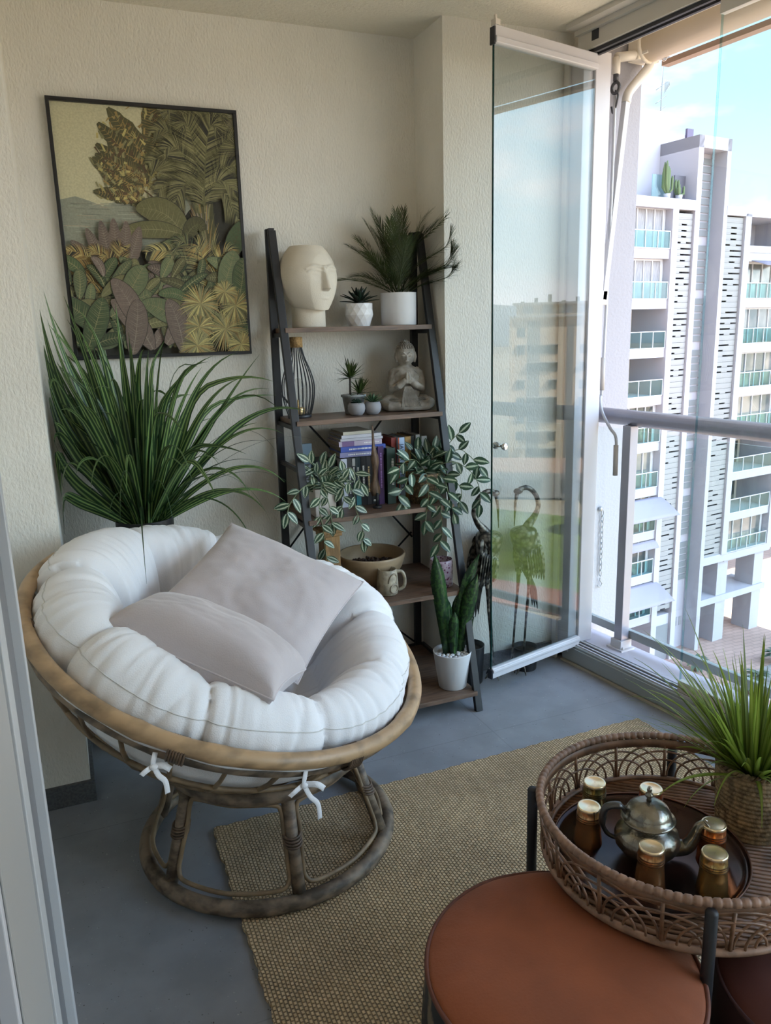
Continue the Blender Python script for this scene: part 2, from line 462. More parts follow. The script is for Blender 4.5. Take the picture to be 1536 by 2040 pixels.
# header above the glazing, track below
b = MB(); wbox(b, -0.06, SE, -0.035, 0.06, 2.525, CZ); struct(b.build('trim_1', cream_alu))
b = MB(); wbox(b, -0.06, SE, -0.10, -0.035, CZ - 0.018, CZ); wbox(b, -0.06, SE, -0.055, -0.035, CZ - 0.035, CZ - 0.018); struct(b.build('trim_2', cream_alu))
b = MB(); wbox(b, -0.06, SE, -0.022, -0.008, 2.512, 2.526); wbox(b, -0.06, SE, 0.012, 0.026, 2.512, 2.526); struct(b.build('trim_3', black_rub))
b = MB(); wbox(b, 0.015, 0.05, -0.0375, -0.035, 2.548, 2.582); st = b.build('track_sticker', black_rub); tag(st, 'small square black sticker on the cream window header', 'sticker')
grey_alu = mat('grey_green_aluminium', (0.33, 0.36, 0.36), 0.4)
b = MB(); wbox(b, -0.06, SE, -0.03, 0.05, 0.0, 0.088); wbox(b, -0.06, SE, -0.036, -0.03, 0.012, 0.078); struct(b.build('trim_4', grey_alu, bevel=0.003))
b = MB()
for o_ in (-0.018, 0.004, 0.028): wbox(b, -0.02, SE, o_ - 0.003, o_ + 0.003, 0.088, 0.094)
struct(b.build('trim_5', white_alu))
b = MB()
for o_ in (-0.0075, 0.016): wbox(b, -0.02, SE, o_ - 0.0075, o_ + 0.0075, 0.0875, 0.0895)
struct(b.build('trim_6', black_rub))
b = MB(); wbox(b, -0.06, SE, -0.045, -0.031, 0.0, 0.008); struct(b.build('trim_7', mat('sealant', (0.42, 0.38, 0.30), 0.8)))
b = MB(); wbox(b, -0.2, SE, 0.05, 0.185, -0.3, 0.09); struct(b.build('trim_8', mat('white_ledge', (0.50, 0.49, 0.56), 0.6)))
# white frame post of the glazing next to the pillar
b = MB(); wbox(b, -0.12, -0.02, -0.04, 0.09, 0.05, 2.53); wbox(b, -0.02, -0.006, 0.01, 0.09, 0.09, 2.53); struct(b.build('trim_9', white_alu, bevel=0.003))
b = MB(); wbox(b, -0.115, -0.085, -0.055, -0.04, 0.0, 2.56); struct(b.build('trim_10', cream_alu, bevel=0.003))

# glass panels
pane_m = glassmat('window_glass', (0.965, 0.985, 0.98), 1.5)
edge_m = mat('glass_edge', (0.004, 0.045, 0.04), 0.15)
pt = thing('folding_glass_panel', 'frameless glass panel folded open into the room in front of two metal cranes', 'glass panel', (2.05, 2.735, 0.09))
fa = Vector((1.515, 2.60, 0)); fb = Vector((2.045, 2.735, 0)); fd = (fb - fa).normalized(); fn_ = Vector((fd.y, -fd.x, 0))
FR = Matrix((fd, fn_, Vector((0, 0, 1)))).transposed(); FL = (fb - fa).length
def fbox(mb, s0, s1, o0, o1, z0, z1): return mb.box(fa + fd * (s0 + s1) / 2 + fn_ * (o0 + o1) / 2 + Vector((0, 0, (z0 + z1) / 2)), (s1 - s0, o1 - o0, z1 - z0), FR)
b = MB(); fbox(b, 0.002, FL - 0.004, -0.004, 0.004, 0.12, 2.47); b.build('pane', glassmat('folding_glass', (0.84, 0.875, 0.88), 1.50), pt)
b = MB(); fbox(b, -0.0005, 0.002, -0.004, 0.004, 0.12, 2.47); b.build('pane_edge', edge_m, pt)['label'] = 'dark green polished glass edge'
for z0, z1, nm in ((0.085, 0.13, 'bottom_rail'), (2.455, 2.512, 'top_rail')):
    b = MB(); fbox(b, 0.0, FL, -0.011, 0.011, z0, z1); fbox(b, 0.0, FL, -0.017, 0.017, z0 if z0 > 1 else z1 - 0.02, (z0 + 0.022) if z0 > 1 else z1 - 0.006)
    b.build(nm, white_alu, pt, bevel=0.003)
b = MB(); fbox(b, -0.006, 0.0, -0.013, 0.013, 0.085, 0.125); b.build('end_cap', black_rub, pt)
b = MB(); fbox(b, -0.006, 0.0, -0.011, 0.011, 2.45, 2.505); b.build('end_cap', black_rub, pt)
b = MB(); fbox(b, 0.0, 0.022, -0.012, 0.012, 2.512, 2.530); fbox(b, 0.006, 0.014, -0.004, 0.004, 2.50, 2.545); b.build('guide_pin', cream_alu, pt)
chrome = mat('chrome', (0.75, 0.75, 0.76), 0.12, 1.0)
b = MB()
kc = fa + fd * 0.045 + Vector((0, 0, 1.05))
for sg in (-1, 1):
    b.lathe([(0.006, 0), (0.006, 0.012), (0.014, 0.015), (0.015, 0.024), (0.011, 0.028), (0.001, 0.029)], kc + fn_ * 0.004 * sg, 16, rot=(fn_ * sg).to_track_quat('Z', 'Y').to_matrix())
b.build('knob', chrome, pt)['label'] = 'round chrome knob'
for i in range(9):
    s0 = 0.57 + i * 0.60; s1 = s0 + 0.594
    b = MB(); wbox(b, s0, s1, -0.004, 0.004, 0.135, 2.47)
    o = struct(b.build('window_%d' % (i + 1), pane_m))
    b = MB(); wbox(b, s0, s0 + 0.003, -0.0045, 0.0045, 0.135, 2.47); b.build('pane_edge', glassmat('clear_edge', (0.72, 0.86, 0.88), 1.3), o)
    b = MB(); wbox(b, s0, s1, -0.012, 0.012, 0.094, 0.14); b.build('bottom_rail', cream_alu, o)
    b = MB(); wbox(b, s0, s1, -0.012, 0.012, 2.465, 2.512); b.build('top_rail', cream_alu, o)

# sliding door frame at the left of the camera (house side)
d = thing('sliding_door_frame', 'white aluminium sliding door frame edge at the left of the photo', 'door frame', (-0.1, 1.0, 0))
def vstrip(y0, y1, x0, x1, m, nm):
    b = MB(); b.box2((x0, y0, 0.0), (x1, y1, 2.3)); return b.build(nm, m, d, bevel=0.0015)
grey_track = mat('grey_channel', (0.16, 0.16, 0.17), 0.5)
vstrip(1.285, 1.315, -0.13, -0.098, mat('door_lip_white', (0.48, 0.48, 0.49), 0.4), 'outer_lip')
vstrip(1.05, 1.285, -0.14, -0.112, grey_track, 'channel')
vstrip(0.985, 1.045, -0.13, -0.098, MATS['door_lip_white'], 'inner_lip')
vstrip(0.975, 0.985, -0.13, -0.105, black_rub, 'gasket')
vstrip(0.73, 0.975, -0.13, -0.101, mat('door_stile_grey', (0.36, 0.35, 0.34), 0.45), 'stile')
vstrip(0.705, 0.73, -0.13, -0.103, black_rub, 'gasket')
vstrip(0.69, 0.705, -0.13, -0.100, white_alu, 'bead')
vstrip(0.45, 0.69, -0.14, -0.115, mat('dark_room_glass', (0.012, 0.018, 0.02), 0.08), 'dark_glass')

# balustrade outside
bt = thing('balcony_railing', 'white metal balcony railing with glass infill outside the windows', 'railing', tuple(W(0, 0.14, 0.09)))
rail_m = mat('satin_white_metal', (0.42, 0.41, 0.48), 0.28, 0.35)
b = MB(); b.tube([W(-0.13, 0.15, 1.113), W(SE, 0.15, 1.113)], 0.0335, 20); b.build('handrail', rail_m, bt)
for s_ in (0.14, 1.55, 2.95, 4.35, 5.75):
    b = MB(); wbox(b, s_ - 0.022, s_ + 0.022, 0.105, 0.15, 0.09, 1.085); b.build('post', rail_m, bt, bevel=0.002)
    b = MB(); wbox(b, s_ - 0.045, s_ + 0.045, 0.085, 0.165, 0.09, 0.098); wbox(b, s_ - 0.03, s_ + 0.03, 0.095, 0.16, 0.098, 0.135)
    for q in (-0.033, 0.033): b.ball(W(s_ + q, 0.105, 0.101), 0.007, 8, 6)
    b.build('post_foot', white_alu, bt)
b = MB(); wbox(b, -0.1, SE, 0.155, 0.175, 0.135, 0.172); b.build('bottom_rail', grey_alu, bt)
b = MB(); wbox(b, -0.1, SE, 0.162, 0.168, 0.165, 1.06); b.build('glass_infill', glassmat('rail_glass', (0.95, 0.99, 0.985), 1.45), bt)
b = MB(); wbox(b, -0.125, -0.115 + 0.03, 0.09, 0.105, 0.98, 1.06); b.ball(W(-0.09, 0.088, 1.02), 0.009, 10, 6); b.build('wall_bracket', white_alu, bt)

# awning
aw = thing('awning_cassette', 'cream awning roller and folding arm fixed outside above the glazing', 'awning', tuple(W(0, 0.33, 2.55)))
aw_m = mat('cream_awning_paint', (0.70, 0.60, 0.47), 0.45, nscale=2, namt=0.05)
b = MB(); b.tube([W(0.0, 0.30, 2.585), W(SE, 0.30, 2.585)], 0.062, 24); b.build('roller', aw_m, aw)
b = MB(); b.tube([W(0.0, 0.30, 2.585), W(-0.015, 0.30, 2.585)], 0.070, 24); wbox(b, -0.07, -0.012, 0.24, 0.36, 2.53, 2.64); b.build('end_bracket', mat('cream_cap', (0.74, 0.68, 0.58), 0.4), aw, bevel=0.004)
b = MB(); wbox(b, 0.0, SE, 0.36, 0.40, 2.515, 2.535); b.build('front_bar', mat('brown_bar', (0.36, 0.25, 0.19), 0.5), aw)
pA = [Vector((2.352, 2.79, 2.55)), Vector((2.350, 2.79, 2.515)), Vector((2.318, 2.80, 2.472)), Vector((2.262, 2.80, 2.412)), Vector((2.250, 2.80, 2.372))]
arm_m = mat('cream_white_arm', (0.66, 0.62, 0.56), 0.4)
b = MB(); b.tube(catmull(pA, 5), 0.019, 12); b.box((2.355, 2.77, 2.552), (0.05, 0.13, 0.018), WR); b.build('elbow', arm_m, aw)
b = MB(); b.bar((2.250, 2.80, 2.385), (2.168, 2.80, 1.60), 0.030, 0.022); b.build('arm', mat('white_arm', (0.66, 0.66, 0.67), 0.4), aw, bevel=0.002)
b = MB(); b.ring((2.375, 2.73, 2.53), 0.012, 0.0025, WN, 16, 6); b.build('ring_bolt', chrome, aw)
b = MB(); b.box((2.128, 2.842, 1.60), (0.05, 0.016, 0.16)); b.tube([(2.128, 2.84, 1.60), (2.150, 2.80, 1.60)], 0.016, 10); b.box((2.168, 2.80, 1.61), (0.035, 0.03, 0.06)); b.build('wall_bracket', arm_m, aw, bevel=0.004)
cr_ = thing('awning_crank', 'long grey crank rod with two grips hanging from the awning gear', 'crank rod', tuple(W(-0.04, 0.16, 2.47)))
b = MB()
b.tube(catmull([W(-0.04, 0.15, 2.39), W(-0.042, 0.15, 1.85), W(-0.055, 0.15, 1.25), W(-0.052, 0.14, 1.19), W(-0.01, 0.11, 1.135), W(0.055, 0.095, 1.07), W(0.092, 0.095, 1.03), W(0.095, 0.095, 0.93)], 6), 0.0068, 10)
b.build('rod', mat('grey_rod', (0.45, 0.46, 0.48), 0.4, 0.3), cr_)
b = MB(); b.tube([W(-0.0545, 0.15, 1.36), W(-0.0555, 0.15, 1.22)], 0.0105, 12); b.build('grip', mat('taupe_grip', (0.42, 0.39, 0.36), 0.5), cr_)
b = MB(); b.tube([W(0.094, 0.095, 1.0), W(0.096, 0.095, 0.87)], 0.0105, 12); b.build('grip', MATS['taupe_grip'], cr_)
b = MB(); b.ring(W(-0.04, 0.15, 2.42), 0.020, 0.0065, WN, 20, 8); b.tube(catmull([W(-0.04, 0.15, 2.41), W(-0.025, 0.15, 2.39), W(-0.035, 0.15, 2.35), W(-0.05, 0.15, 2.33), W(-0.058, 0.15, 2.355)], 5), 0.004, 8); b.tube([W(-0.04, 0.15, 2.47), W(-0.04, 0.15, 2.445)], 0.011, 10)
b.build('hook', mat('dark_grey_hook', (0.05, 0.05, 0.055), 0.4), cr_)
b = MB(); b.tube([W(-0.04, 0.15, 2.47), W(-0.04, 0.15, 2.53)], 0.016, 12); b.tube([W(-0.04, 0.15, 2.53), W(-0.03, 0.3, 2.56)], 0.018, 12); b.build('gear_stub', arm_m, cr_)
# chain on the outer wall
ch = thing('hanging_chain', 'short grey metal chain with hook hanging on the white outer pillar', 'chain', (2.235, 2.83, 0.60))
b = MB()
for i in range(12):
    z = 0.655 - i * 0.026
    n_ = (0, 1, 0) if i % 2 == 0 else (1, 0.2, 0)
    cc = Vector((2.24, 2.838, z)); nn_ = Vector(n_).normalized(); sd = nn_.cross(Vector((0, 0, 1))).normalized()
    b.tube([cc + sd * 0.0065 * math.cos(t) + Vector((0, 0, 0.017 * math.sin(t))) for t in [2 * PI * k / 12 for k in range(12)]], 0.0022, 6, closed=True)
b.build('links', mat('zinc', (0.35, 0.36, 0.38), 0.35, 0.8), ch)
b = MB(); b.tube(catmull([(2.24, 2.838, 0.345), (2.24, 2.838, 0.33), (2.252, 2.838, 0.315), (2.24, 2.838, 0.298), (2.226, 2.838, 0.308)], 5), 0.003, 6); b.build('hook', MATS['zinc'], ch)
b = MB(); b.ball((2.232, 2.843, 0.675), (0.012, 0.010, 0.012), 10, 8); b.build('wall_eye', MATS['zinc'], ch)
# ================================================================ rug
def rug_mat():
    m = mat('jute', (0.44, 0.355, 0.215), 0.95)
    n = m.node_tree.nodes; L = m.node_tree.links; b = n['Principled BSDF']
    t = n.new('ShaderNodeTexCoord'); mp_ = n.new('ShaderNodeMapping'); mp_.inputs['Rotation'].default_value = (0, 0, PI / 2)
    L.new(t.outputs['Object'], mp_.inputs[0])
    wz = n.new('ShaderNodeTexNoise'); wz.inputs['Scale'].default_value = 9; L.new(mp_.outputs[0], wz.inputs['Vector'])
    av = n.new('ShaderNodeVectorMath'); av.operation = 'MULTIPLY_ADD'; av.inputs[1].default_value = (0.012, 0.012, 0); L.new(wz.outputs['Color'], av.inputs[0]); L.new(mp_.outputs[0], av.inputs[2])
    br = n.new('ShaderNodeTexBrick'); br.offset = 0.5; br.inputs['Scale'].default_value = 1
    br.inputs['Brick Width'].default_value = 0.0125; br.inputs['Row Height'].default_value = 0.0095; br.inputs['Mortar Size'].default_value = 0.0024; br.inputs['Mortar Smooth'].default_value = 1.0
    br.inputs['Color1'].default_value = (0.72, 0.535, 0.34, 1); br.inputs['Color2'].default_value = (0.55, 0.40, 0.24, 1); br.inputs['Mortar'].default_value = (0.36, 0.26, 0.155, 1)
    L.new(av.outputs[0], br.inputs['Vector'])
    nz_ = n.new('ShaderNodeTexNoise'); nz_.inputs['Scale'].default_value = 3.2; nz_.inputs['Detail'].default_value = 4; L.new(t.outputs['Object'], nz_.inputs['Vector'])
    rp = n.new('ShaderNodeValToRGB'); rp.color_ramp.elements[0].position = 0.35; rp.color_ramp.elements[0].color = (0.80, 0.78, 0.74, 1); rp.color_ramp.elements[1].position = 0.65; rp.color_ramp.elements[1].color = (1.08, 1.06, 1.0, 1)
    L.new(nz_.outputs[0], rp.inputs[0])
    mu = n.new('ShaderNodeMixRGB'); mu.blend_type = 'MULTIPLY'; mu.inputs[0].default_value = 1; L.new(br.outputs['Color'], mu.inputs[1]); L.new(rp.outputs[0], mu.inputs[2])
    L.new(mu.outputs[0], b.inputs['Base Color'])
    inv = n.new('ShaderNodeMath'); inv.operation = 'SUBTRACT'; inv.inputs[0].default_value = 1; L.new(br.outputs['Fac'], inv.inputs[1])
    bp = n.new('ShaderNodeBump'); bp.inputs['Distance'].default_value = 0.006; bp.inputs['Strength'].default_value = 1; L.new(inv.outputs[0], bp.inputs['Height']); L.new(bp.outputs[0], b.inputs['Normal'])
    return m
jm = rug_mat()
b = MB()
def rugf(u, v):
    x = lerp(0.285, 1.93, u); y = lerp(-0.9, 2.185, v)
    ex = 0.006 * noise.noise(Vector((x * 9, y * 9, 0)))
    if u < 0.001 or u > 0.999: x += ex + 0.003 * math.sin(y * 300)
    if v > 0.999: y += ex + 0.003 * math.sin(x * 300)
    return (x, y, 0.010 + 0.0015 * noise.noise(Vector((x * 6, y * 6, 3))))
nU, nV = 110, 200
b.grid(rugf, nU, nV)
ed = [(i, 0) for i in range(nU)] + [(nU - 1, j) for j in range(nV)] + [(i, nV - 1) for i in range(nU - 1, -1, -1)] + [(0, j) for j in range(nV - 1, -1, -1)]
o0 = len(b.v); pts = [b.v[i * nV + j] for i, j in ed]
b.add([p for p in pts] + [(p[0], p[1], 0.0005) for p in pts], [(i, i + 1, len(pts) + i + 1, len(pts) + i) for i in range(len(pts) - 1)])
tag(b.build('jute_rug', jm), 'flat woven natural jute rug on the grey floor under chair and table', 'rug')

# ================================================================ framed picture
pf = thing('framed_picture', 'large tropical jungle print in thin black frame on the stucco wall', 'picture', (0.388, YB, 1.425))
x0, x1, z0, z1 = 0.063, 0.712, 1.425, 2.300
fy = YB - 0.026
b = MB(); w_ = 0.0125
for a_, c_ in (((x0, z0), (x1, z0 + w_)), ((x0, z1 - w_), (x1, z1)), ((x0, z0 + w_), (x0 + w_, z1 - w_)), ((x1 - w_, z0 + w_), (x1, z1 - w_))):
    b.box2((a_[0], fy, a_[1]), (c_[0], YB - 0.001, c_[1]))
b.build('frame', mat('black_frame', (0.012, 0.012, 0.014), 0.4), pf, bevel=0.001)
PW, PH = x1 - x0 - 2 * w_, z1 - z0 - 2 * w_
# print: every leaf drawn as a flat colour area, all on one sheet
SC = {'sky': (0.60, 0.56, 0.36), 'hill': (0.30, 0.31, 0.24), 'sea': (0.36, 0.37, 0.28), 'dk': (0.035, 0.032, 0.022), 'ol': (0.155, 0.145, 0.062), 'ol2': (0.26, 0.24, 0.115), 'ol3': (0.09, 0.085, 0.038), 'oc': (0.34, 0.235, 0.085), 'gold': (0.50, 0.42, 0.16), 'gr': (0.075, 0.105, 0.045), 'gr2': (0.14, 0.165, 0.08), 'mv': (0.17, 0.125, 0.10), 'mv2': (0.27, 0.22, 0.17), 'br': (0.11, 0.07, 0.035), 'pk': (0.40, 0.33, 0.24)}
def pmat():
    m = mat('art_print', (0.5, 0.5, 0.5), 0.7, attr='tone', nscale=150, namt=0.16, ramp=(0.35, 0.65), coords='Object')
    return m
art = MB(); layer = [0]
pr_ = random.Random(21)
yy0 = YB - 0.012
def P2(px_, py_):  # print coords: x 0..1 left-right, y 0..1 bottom-top
    px_ = min(max(px_, 0.0), 1.0); py_ = min(max(py_, 0.0), 1.0)
    return (x0 + w_ + px_ * PW, yy0 - layer[0] * 0.0000035, z0 + w_ + py_ * PH)
def flat(pts, col):
    layer[0] += 1
    pts = [q for q in pts]
    if all(q[0] > 1 or q[0] < 0 for q in pts) or all(q[1] > 1 or q[1] < 0 for q in pts): return
    # fan from centroid strips
    art.add([P2(*q) for q in pts], [tuple(range(len(pts)))], False, None, col)
def strip(path, wid, col):
    layer[0] += 1
    n = len(path); vs = []
    for i in range(n):
        a = path[max(i - 1, 0)]; c = path[min(i + 1, n - 1)]
        dx, dy = (c[0] - a[0]) * PW, (c[1] - a[1]) * PH; l = math.hypot(dx, dy) or 1
        nx, ny = -dy / l / PW, dx / l / PH; w = wid(i / (n - 1))
        p = path[i]; vs += [P2(p[0] + nx * w, p[1] + ny * w), P2(p[0] - nx * w, p[1] - ny * w)]
    art.add(vs, [(2 * i, 2 * i + 2, 2 * i + 3, 2 * i + 1) for i in range(n - 1)], False, None, col)
def jit(c, a=0.2): k = 1 + pr_.uniform(-a, a); return tuple(x * k for x in c)
def qpath(a, cpt, e, n=14): return [((1 - t) ** 2 * a[0] + 2 * t * (1 - t) * cpt[0] + t * t * e[0], (1 - t) ** 2 * a[1] + 2 * t * (1 - t) * cpt[1] + t * t * e[1]) for t in [i / (n - 1) for i in range(n)]]
def bigleaf(a, ct, e, w, col, vein, nv=16, ragged=0.0, vw=0.0008):
    pth = qpath(a, ct, e, 26)
    jag = [pr_.uniform(1 - ragged, 1) for _ in range(40)]
    if not ragged: strip(pth, lambda t: 0.0018 + w * (math.sin(PI * min(1, t * 0.96 + 0.03)) ** 0.6), SC['dk'])
    prof = lambda t: w * (math.sin(PI * min(1, t * 0.96 + 0.03)) ** 0.6) * (jag[int(t * 39)] if ragged else 1)
    strip(pth, prof, col)
    for k in range(nv):
        t = 0.06 + 0.9 * k / nv; i = int(t * 25); p = pth[i]; q = pth[min(i + 2, 25)]
        dx, dy = (q[0] - p[0]) * PW, (q[1] - p[1]) * PH; l = math.hypot(dx, dy) or 1; dx /= l; dy /= l
        for sg in (-1, 1):
            ww = prof(t) * 0.97
            ex, ey = dx * 0.5 - sg * dy, dy * 0.5 + sg * dx
            e2 = (p[0] + ex * ww / PW * 0.95, p[1] + ey * ww / PH * 0.95)
            strip([p, e2], lambda s_: vw * (1.1 - s_), vein)
    strip(pth, lambda t: 0.0016 * (1.15 - t), vein)
def frond(a, ct, e, w, cols, n=34, lw=0.004, droop=0.3, curl=0.35):
    n = int(n * 1.6); lw *= 0.62; cols = list(cols) + [SC['dk']]
    pth = qpath(a, ct, e, n + 2)
    for k in range(2, n):
        t = k / n; p = pth[k]; q = pth[k + 1]
        dx, dy = (q[0] - p[0]) * PW, (q[1] - p[1]) * PH; l = math.hypot(dx, dy) or 1; dx /= l; dy /= l
        L_ = w * (math.sin(PI * (0.12 + 0.86 * t)) ** 0.7)
        for sg in (-1, 1):
            ex, ey = dx * 0.75 - sg * dy, dy * 0.75 + sg * dx
            mid = (p[0] + ex * L_ * 0.55 / PW, p[1] + (ey * L_ * 0.55) / PH)
            end = (p[0] + (ex + dx * curl) * L_ / PW, p[1] + ((ey + dy * curl) * L_ - droop * L_) / PH)
            strip(qpath(p, mid, end, 5), lambda s_: lw * (1.02 - s_), jit(pr_.choice(cols), 0.25))
    strip(pth, lambda t: 0.0022 * (1.2 - t), cols[0])
def fan(c, r, cols, n=30, a0=0, a1=2 * PI, lw=0.0045):
    n = int(n * 1.3); lw *= 0.40; strip([(c[0], c[1] - r * .5 / PH), (c[0], c[1] + r * .5 / PH)], lambda t: r * .5 * math.sin(PI * max(.02, min(.98, t))), SC['dk'])
    for k in range(n):
        a = lerp(a0, a1, (k + pr_.uniform(-0.2, 0.2)) / n); rr = r * pr_.uniform(0.82, 1.05)
        e = (c[0] + math.cos(a) * rr / PW, c[1] + math.sin(a) * rr / PH - rr * 0.12 / PH)
        m_ = (c[0] + math.cos(a) * rr * 0.5 / PW, c[1] + math.sin(a) * rr * 0.5 / PH + rr * 0.05 / PH)
        strip(qpath(c, m_, e, 5), lambda s_: lw * (0.35 + 0.9 * math.sin(PI * min(0.98, s_ * 0.8 + 0.1))) * (1 if s_ < 0.9 else 0.25), jit(pr_.choice(cols), 0.2))
S = SC
flat([(0, 0), (1, 0), (1, 1), (0, 1)], S['sky'])
layer[0] = 4
flat([(0, 0), (1, 0), (1, .66), (.62, .66), (.5, .64), (.42, .65), (.3, .63), (.22, .61), (.15, .63), (.08, .645), (0, .63)], S['hill'])
for k in range(90):
    y = pr_.uniform(.42, .63); x = pr_.uniform(0, .5); l = pr_.uniform(.04, .16)
    strip([(x, y), (x + l, y + pr_.uniform(-.002, .002))], lambda t: 0.0011, jit(pr_.choice([S['sea'], S['pk'], (0.22, 0.23, 0.18)]), .15))
flat([(0, 0), (1, 0), (1, .68), (.86, .70), (.70, .60), (.60, .50), (.5, .45), (.35, .42), (.2, .38), (.1, .36), (0, .33)], S['dk'])
# banana-type leaves at the top
for a_, ct, e, w in (((.62, .62), (.52, .78), (.30, .99), .042), ((.66, .64), (.56, .86), (.52, 1.02), .050), ((.60, .62), (.46, .76), (.24, .93), .036), ((.60, .62), (.46, .72), (.22, .85), .034), ((.58, .61), (.40, .68), (.19, .795), .040), ((.60, .64), (.45, .74), (.21, .81), .030), ((.56, .61), (.4, .655), (.18, .665), .026), ((.74, .66), (.72, .86), (.70, 1.02), .05), ((.8, .66), (.84, .86), (.86, 1.02), .05)):
    st_ = (lerp(a_[0], e[0], .32), lerp(a_[1], e[1], .32) + .01)
    strip(qpath((.70, .50), a_, st_, 10), lambda t: 0.0026, S['br'])
    w *= 1.3; bigleaf(st_, ct, e, w, jit(S['ol3'], .1), S['oc'], 34, .25, .0013)
    pth = qpath(st_, ct, e, 20)
    for k in range(60):
        p = pth[pr_.randint(2, 17)]; q = (p[0] + pr_.uniform(-.75, .75) * w / PW, p[1] + pr_.uniform(-.75, .75) * w / PH)
        strip([q, (q[0] + pr_.uniform(-.03, .03), q[1] + pr_.uniform(.0, .03))], lambda t: pr_.choice([.0012, .003, .0045]), jit(pr_.choice([S['oc'], S['gold'], S['ol2'], S['br']]), .2))
# the big palm
strip([(.80, .30), (.795, .45), (.785, .60), (.78, .70)], lambda t: .030 + .012 * t, S['ol3'])
for k in range(150):
    t = pr_.random(); x = .80 - .02 * t + pr_.uniform(-.045, .045); y = lerp(.28, .66, t)
    strip(qpath((x, y), (x + (x - .79) * .3, y + .04), (x + (x - .79) * .9, y + .075), 4), lambda s_: .0022 * (1.1 - s_), jit(pr_.choice([S['ol2'], S['oc'], S['ol'], S['mv2']]), .2))
for e in ((.55, .56), (.52, .66), (.49, .78), (.53, .90), (.62, .99), (.72, 1.04), (.84, 1.04), (.95, .98), (1.05, .88), (1.06, .76), (1.04, .64), (1.0, .55), (.62, .62), (.58, .83), (.98, .68), (.7, .93), (.9, .93)):
    ct = (lerp(.79, e[0], .45), max(e[1], .70) + .10)
    frond((.79, .62), ct, e, .062, [S['ol'], S['ol2'], S['ol3'], (0.20, 0.185, 0.085)], 44, .0042, .35)
# broad leaves mid
for a_, ct, e, w, c_, v_ in (((.66, .48), (.60, .62), (.40, .60), .052, 'ol', 'ol2'), ((.66, .50), (.5, .54), (.28, .50), .030, 'ol', 'ol2'), ((.70, .48), (.62, .44), (.43, .40), .038, 'gr2', 'ol2'), ((.66, .48), (.74, .58), (.78, .52), .03, 'ol3', 'ol'), ((.9, .40), (.98, .48), (1.0, .56), .035, 'gr', 'ol3')):
    bigleaf(a_, ct, e, w, S[c_], S[v_], 14)
# mauve and dark upright leaves at left
for e, w in (((.12, .52), .024), ((.20, .55), .026), ((.27, .56), .028), ((.34, .55), .028), ((.41, .53), .028), ((.03, .47), .022)):
    bigleaf((.27, .30), (lerp(.27, e[0], .7), .42), e, w, jit(S['mv'], .1), S['mv2'], 26, .15, .0012)
for e in ((-.02, .42), (.0, .36), (.01, .30), (.12, .42), (.3, .44), (.02, .25), (.2, .40)):
    frond((.27, .20), (lerp(.27, e[0], .5), e[1] + .05), e, .038, [S['oc'], (0.30, 0.19, 0.06), S['br'], S['gold']], 40, .0034, .3)
# arching ferns mid right
for e, c_ in (((.42, .42), 0), ((.46, .34), 0), ((.55, .40), 1), ((.60, .46), 1), ((.50, .30), 1), ((.72, .44), 0), ((.95, .42), 0), ((.92, .34), 0)):
    frond((.78, .22), (lerp(.78, e[0], .45), e[1] + .07), e, .055, [[S['ol2'], S['oc'], S['gold']], [S['ol'], S['gr2'], S['ol2']]][c_], 30, .0038, .55)
for k in range(130):
    x = pr_.uniform(.0, 1); y = pr_.uniform(.02, .33); l = pr_.uniform(.08, .17); an = pr_.uniform(.1, PI - .1)
    e = (x + math.cos(an) * l / PW * .9, min(.40, y + math.sin(an) * l / PH * .8))
    c_ = pr_.choice(['gr', 'gr', 'gr2', 'mv', 'ol3', 'ol'])
    bigleaf((x, y), ((x + e[0]) / 2 + .02, (y + e[1]) / 2 + .03), e, pr_.uniform(.012, .022), jit(S[c_], .35), jit(S['mv2'] if c_ == 'mv' else S['ol2'], .2), 11)
for (x, y, l, an, c_) in ((.15, .08, .20, 2.4, 'gr'), (.2, .16, .17, .5, 'gr2'), (.28, .22, .15, 1.0, 'gr2'), (.42, .02, .22, 2.2, 'mv'), (.5, .04, .22, .9, 'mv'), (.36, .1, .2, 2.0, 'mv'), (.6, .12, .16, 2.6, 'gr2'), (.85, .26, .16, 1.2, 'gr2'), (.95, .22, .16, 1.4, 'gr'), (.05, .02, .2, 1.2, 'gr'), (.6, .0, .2, 1.8, 'mv'), (.3, .0, .2, 1.4, 'mv')):
    e = (x + math.cos(an) * l / PW, y + math.sin(an) * l / PH)
    bigleaf((x, y), ((x + e[0]) / 2 + .03, (y + e[1]) / 2 + .03), e, .038, jit(S[c_], .1), S['mv2'] if c_ == 'mv' else S['ol2'], 16)
for c_, r_ in (((.86, .10), .098), ((.72, .21), .085), ((.70, .11), .062), ((.93, .20), .07), ((.68, .03), .07), ((.87, .26), .05), ((.95, .03), .06)):
    fan(c_, r_, [S['gold'], S['oc'], (0.36, 0.31, 0.13), S['ol2'], S['ol']], 44)
art.build('print', pmat(), pf)

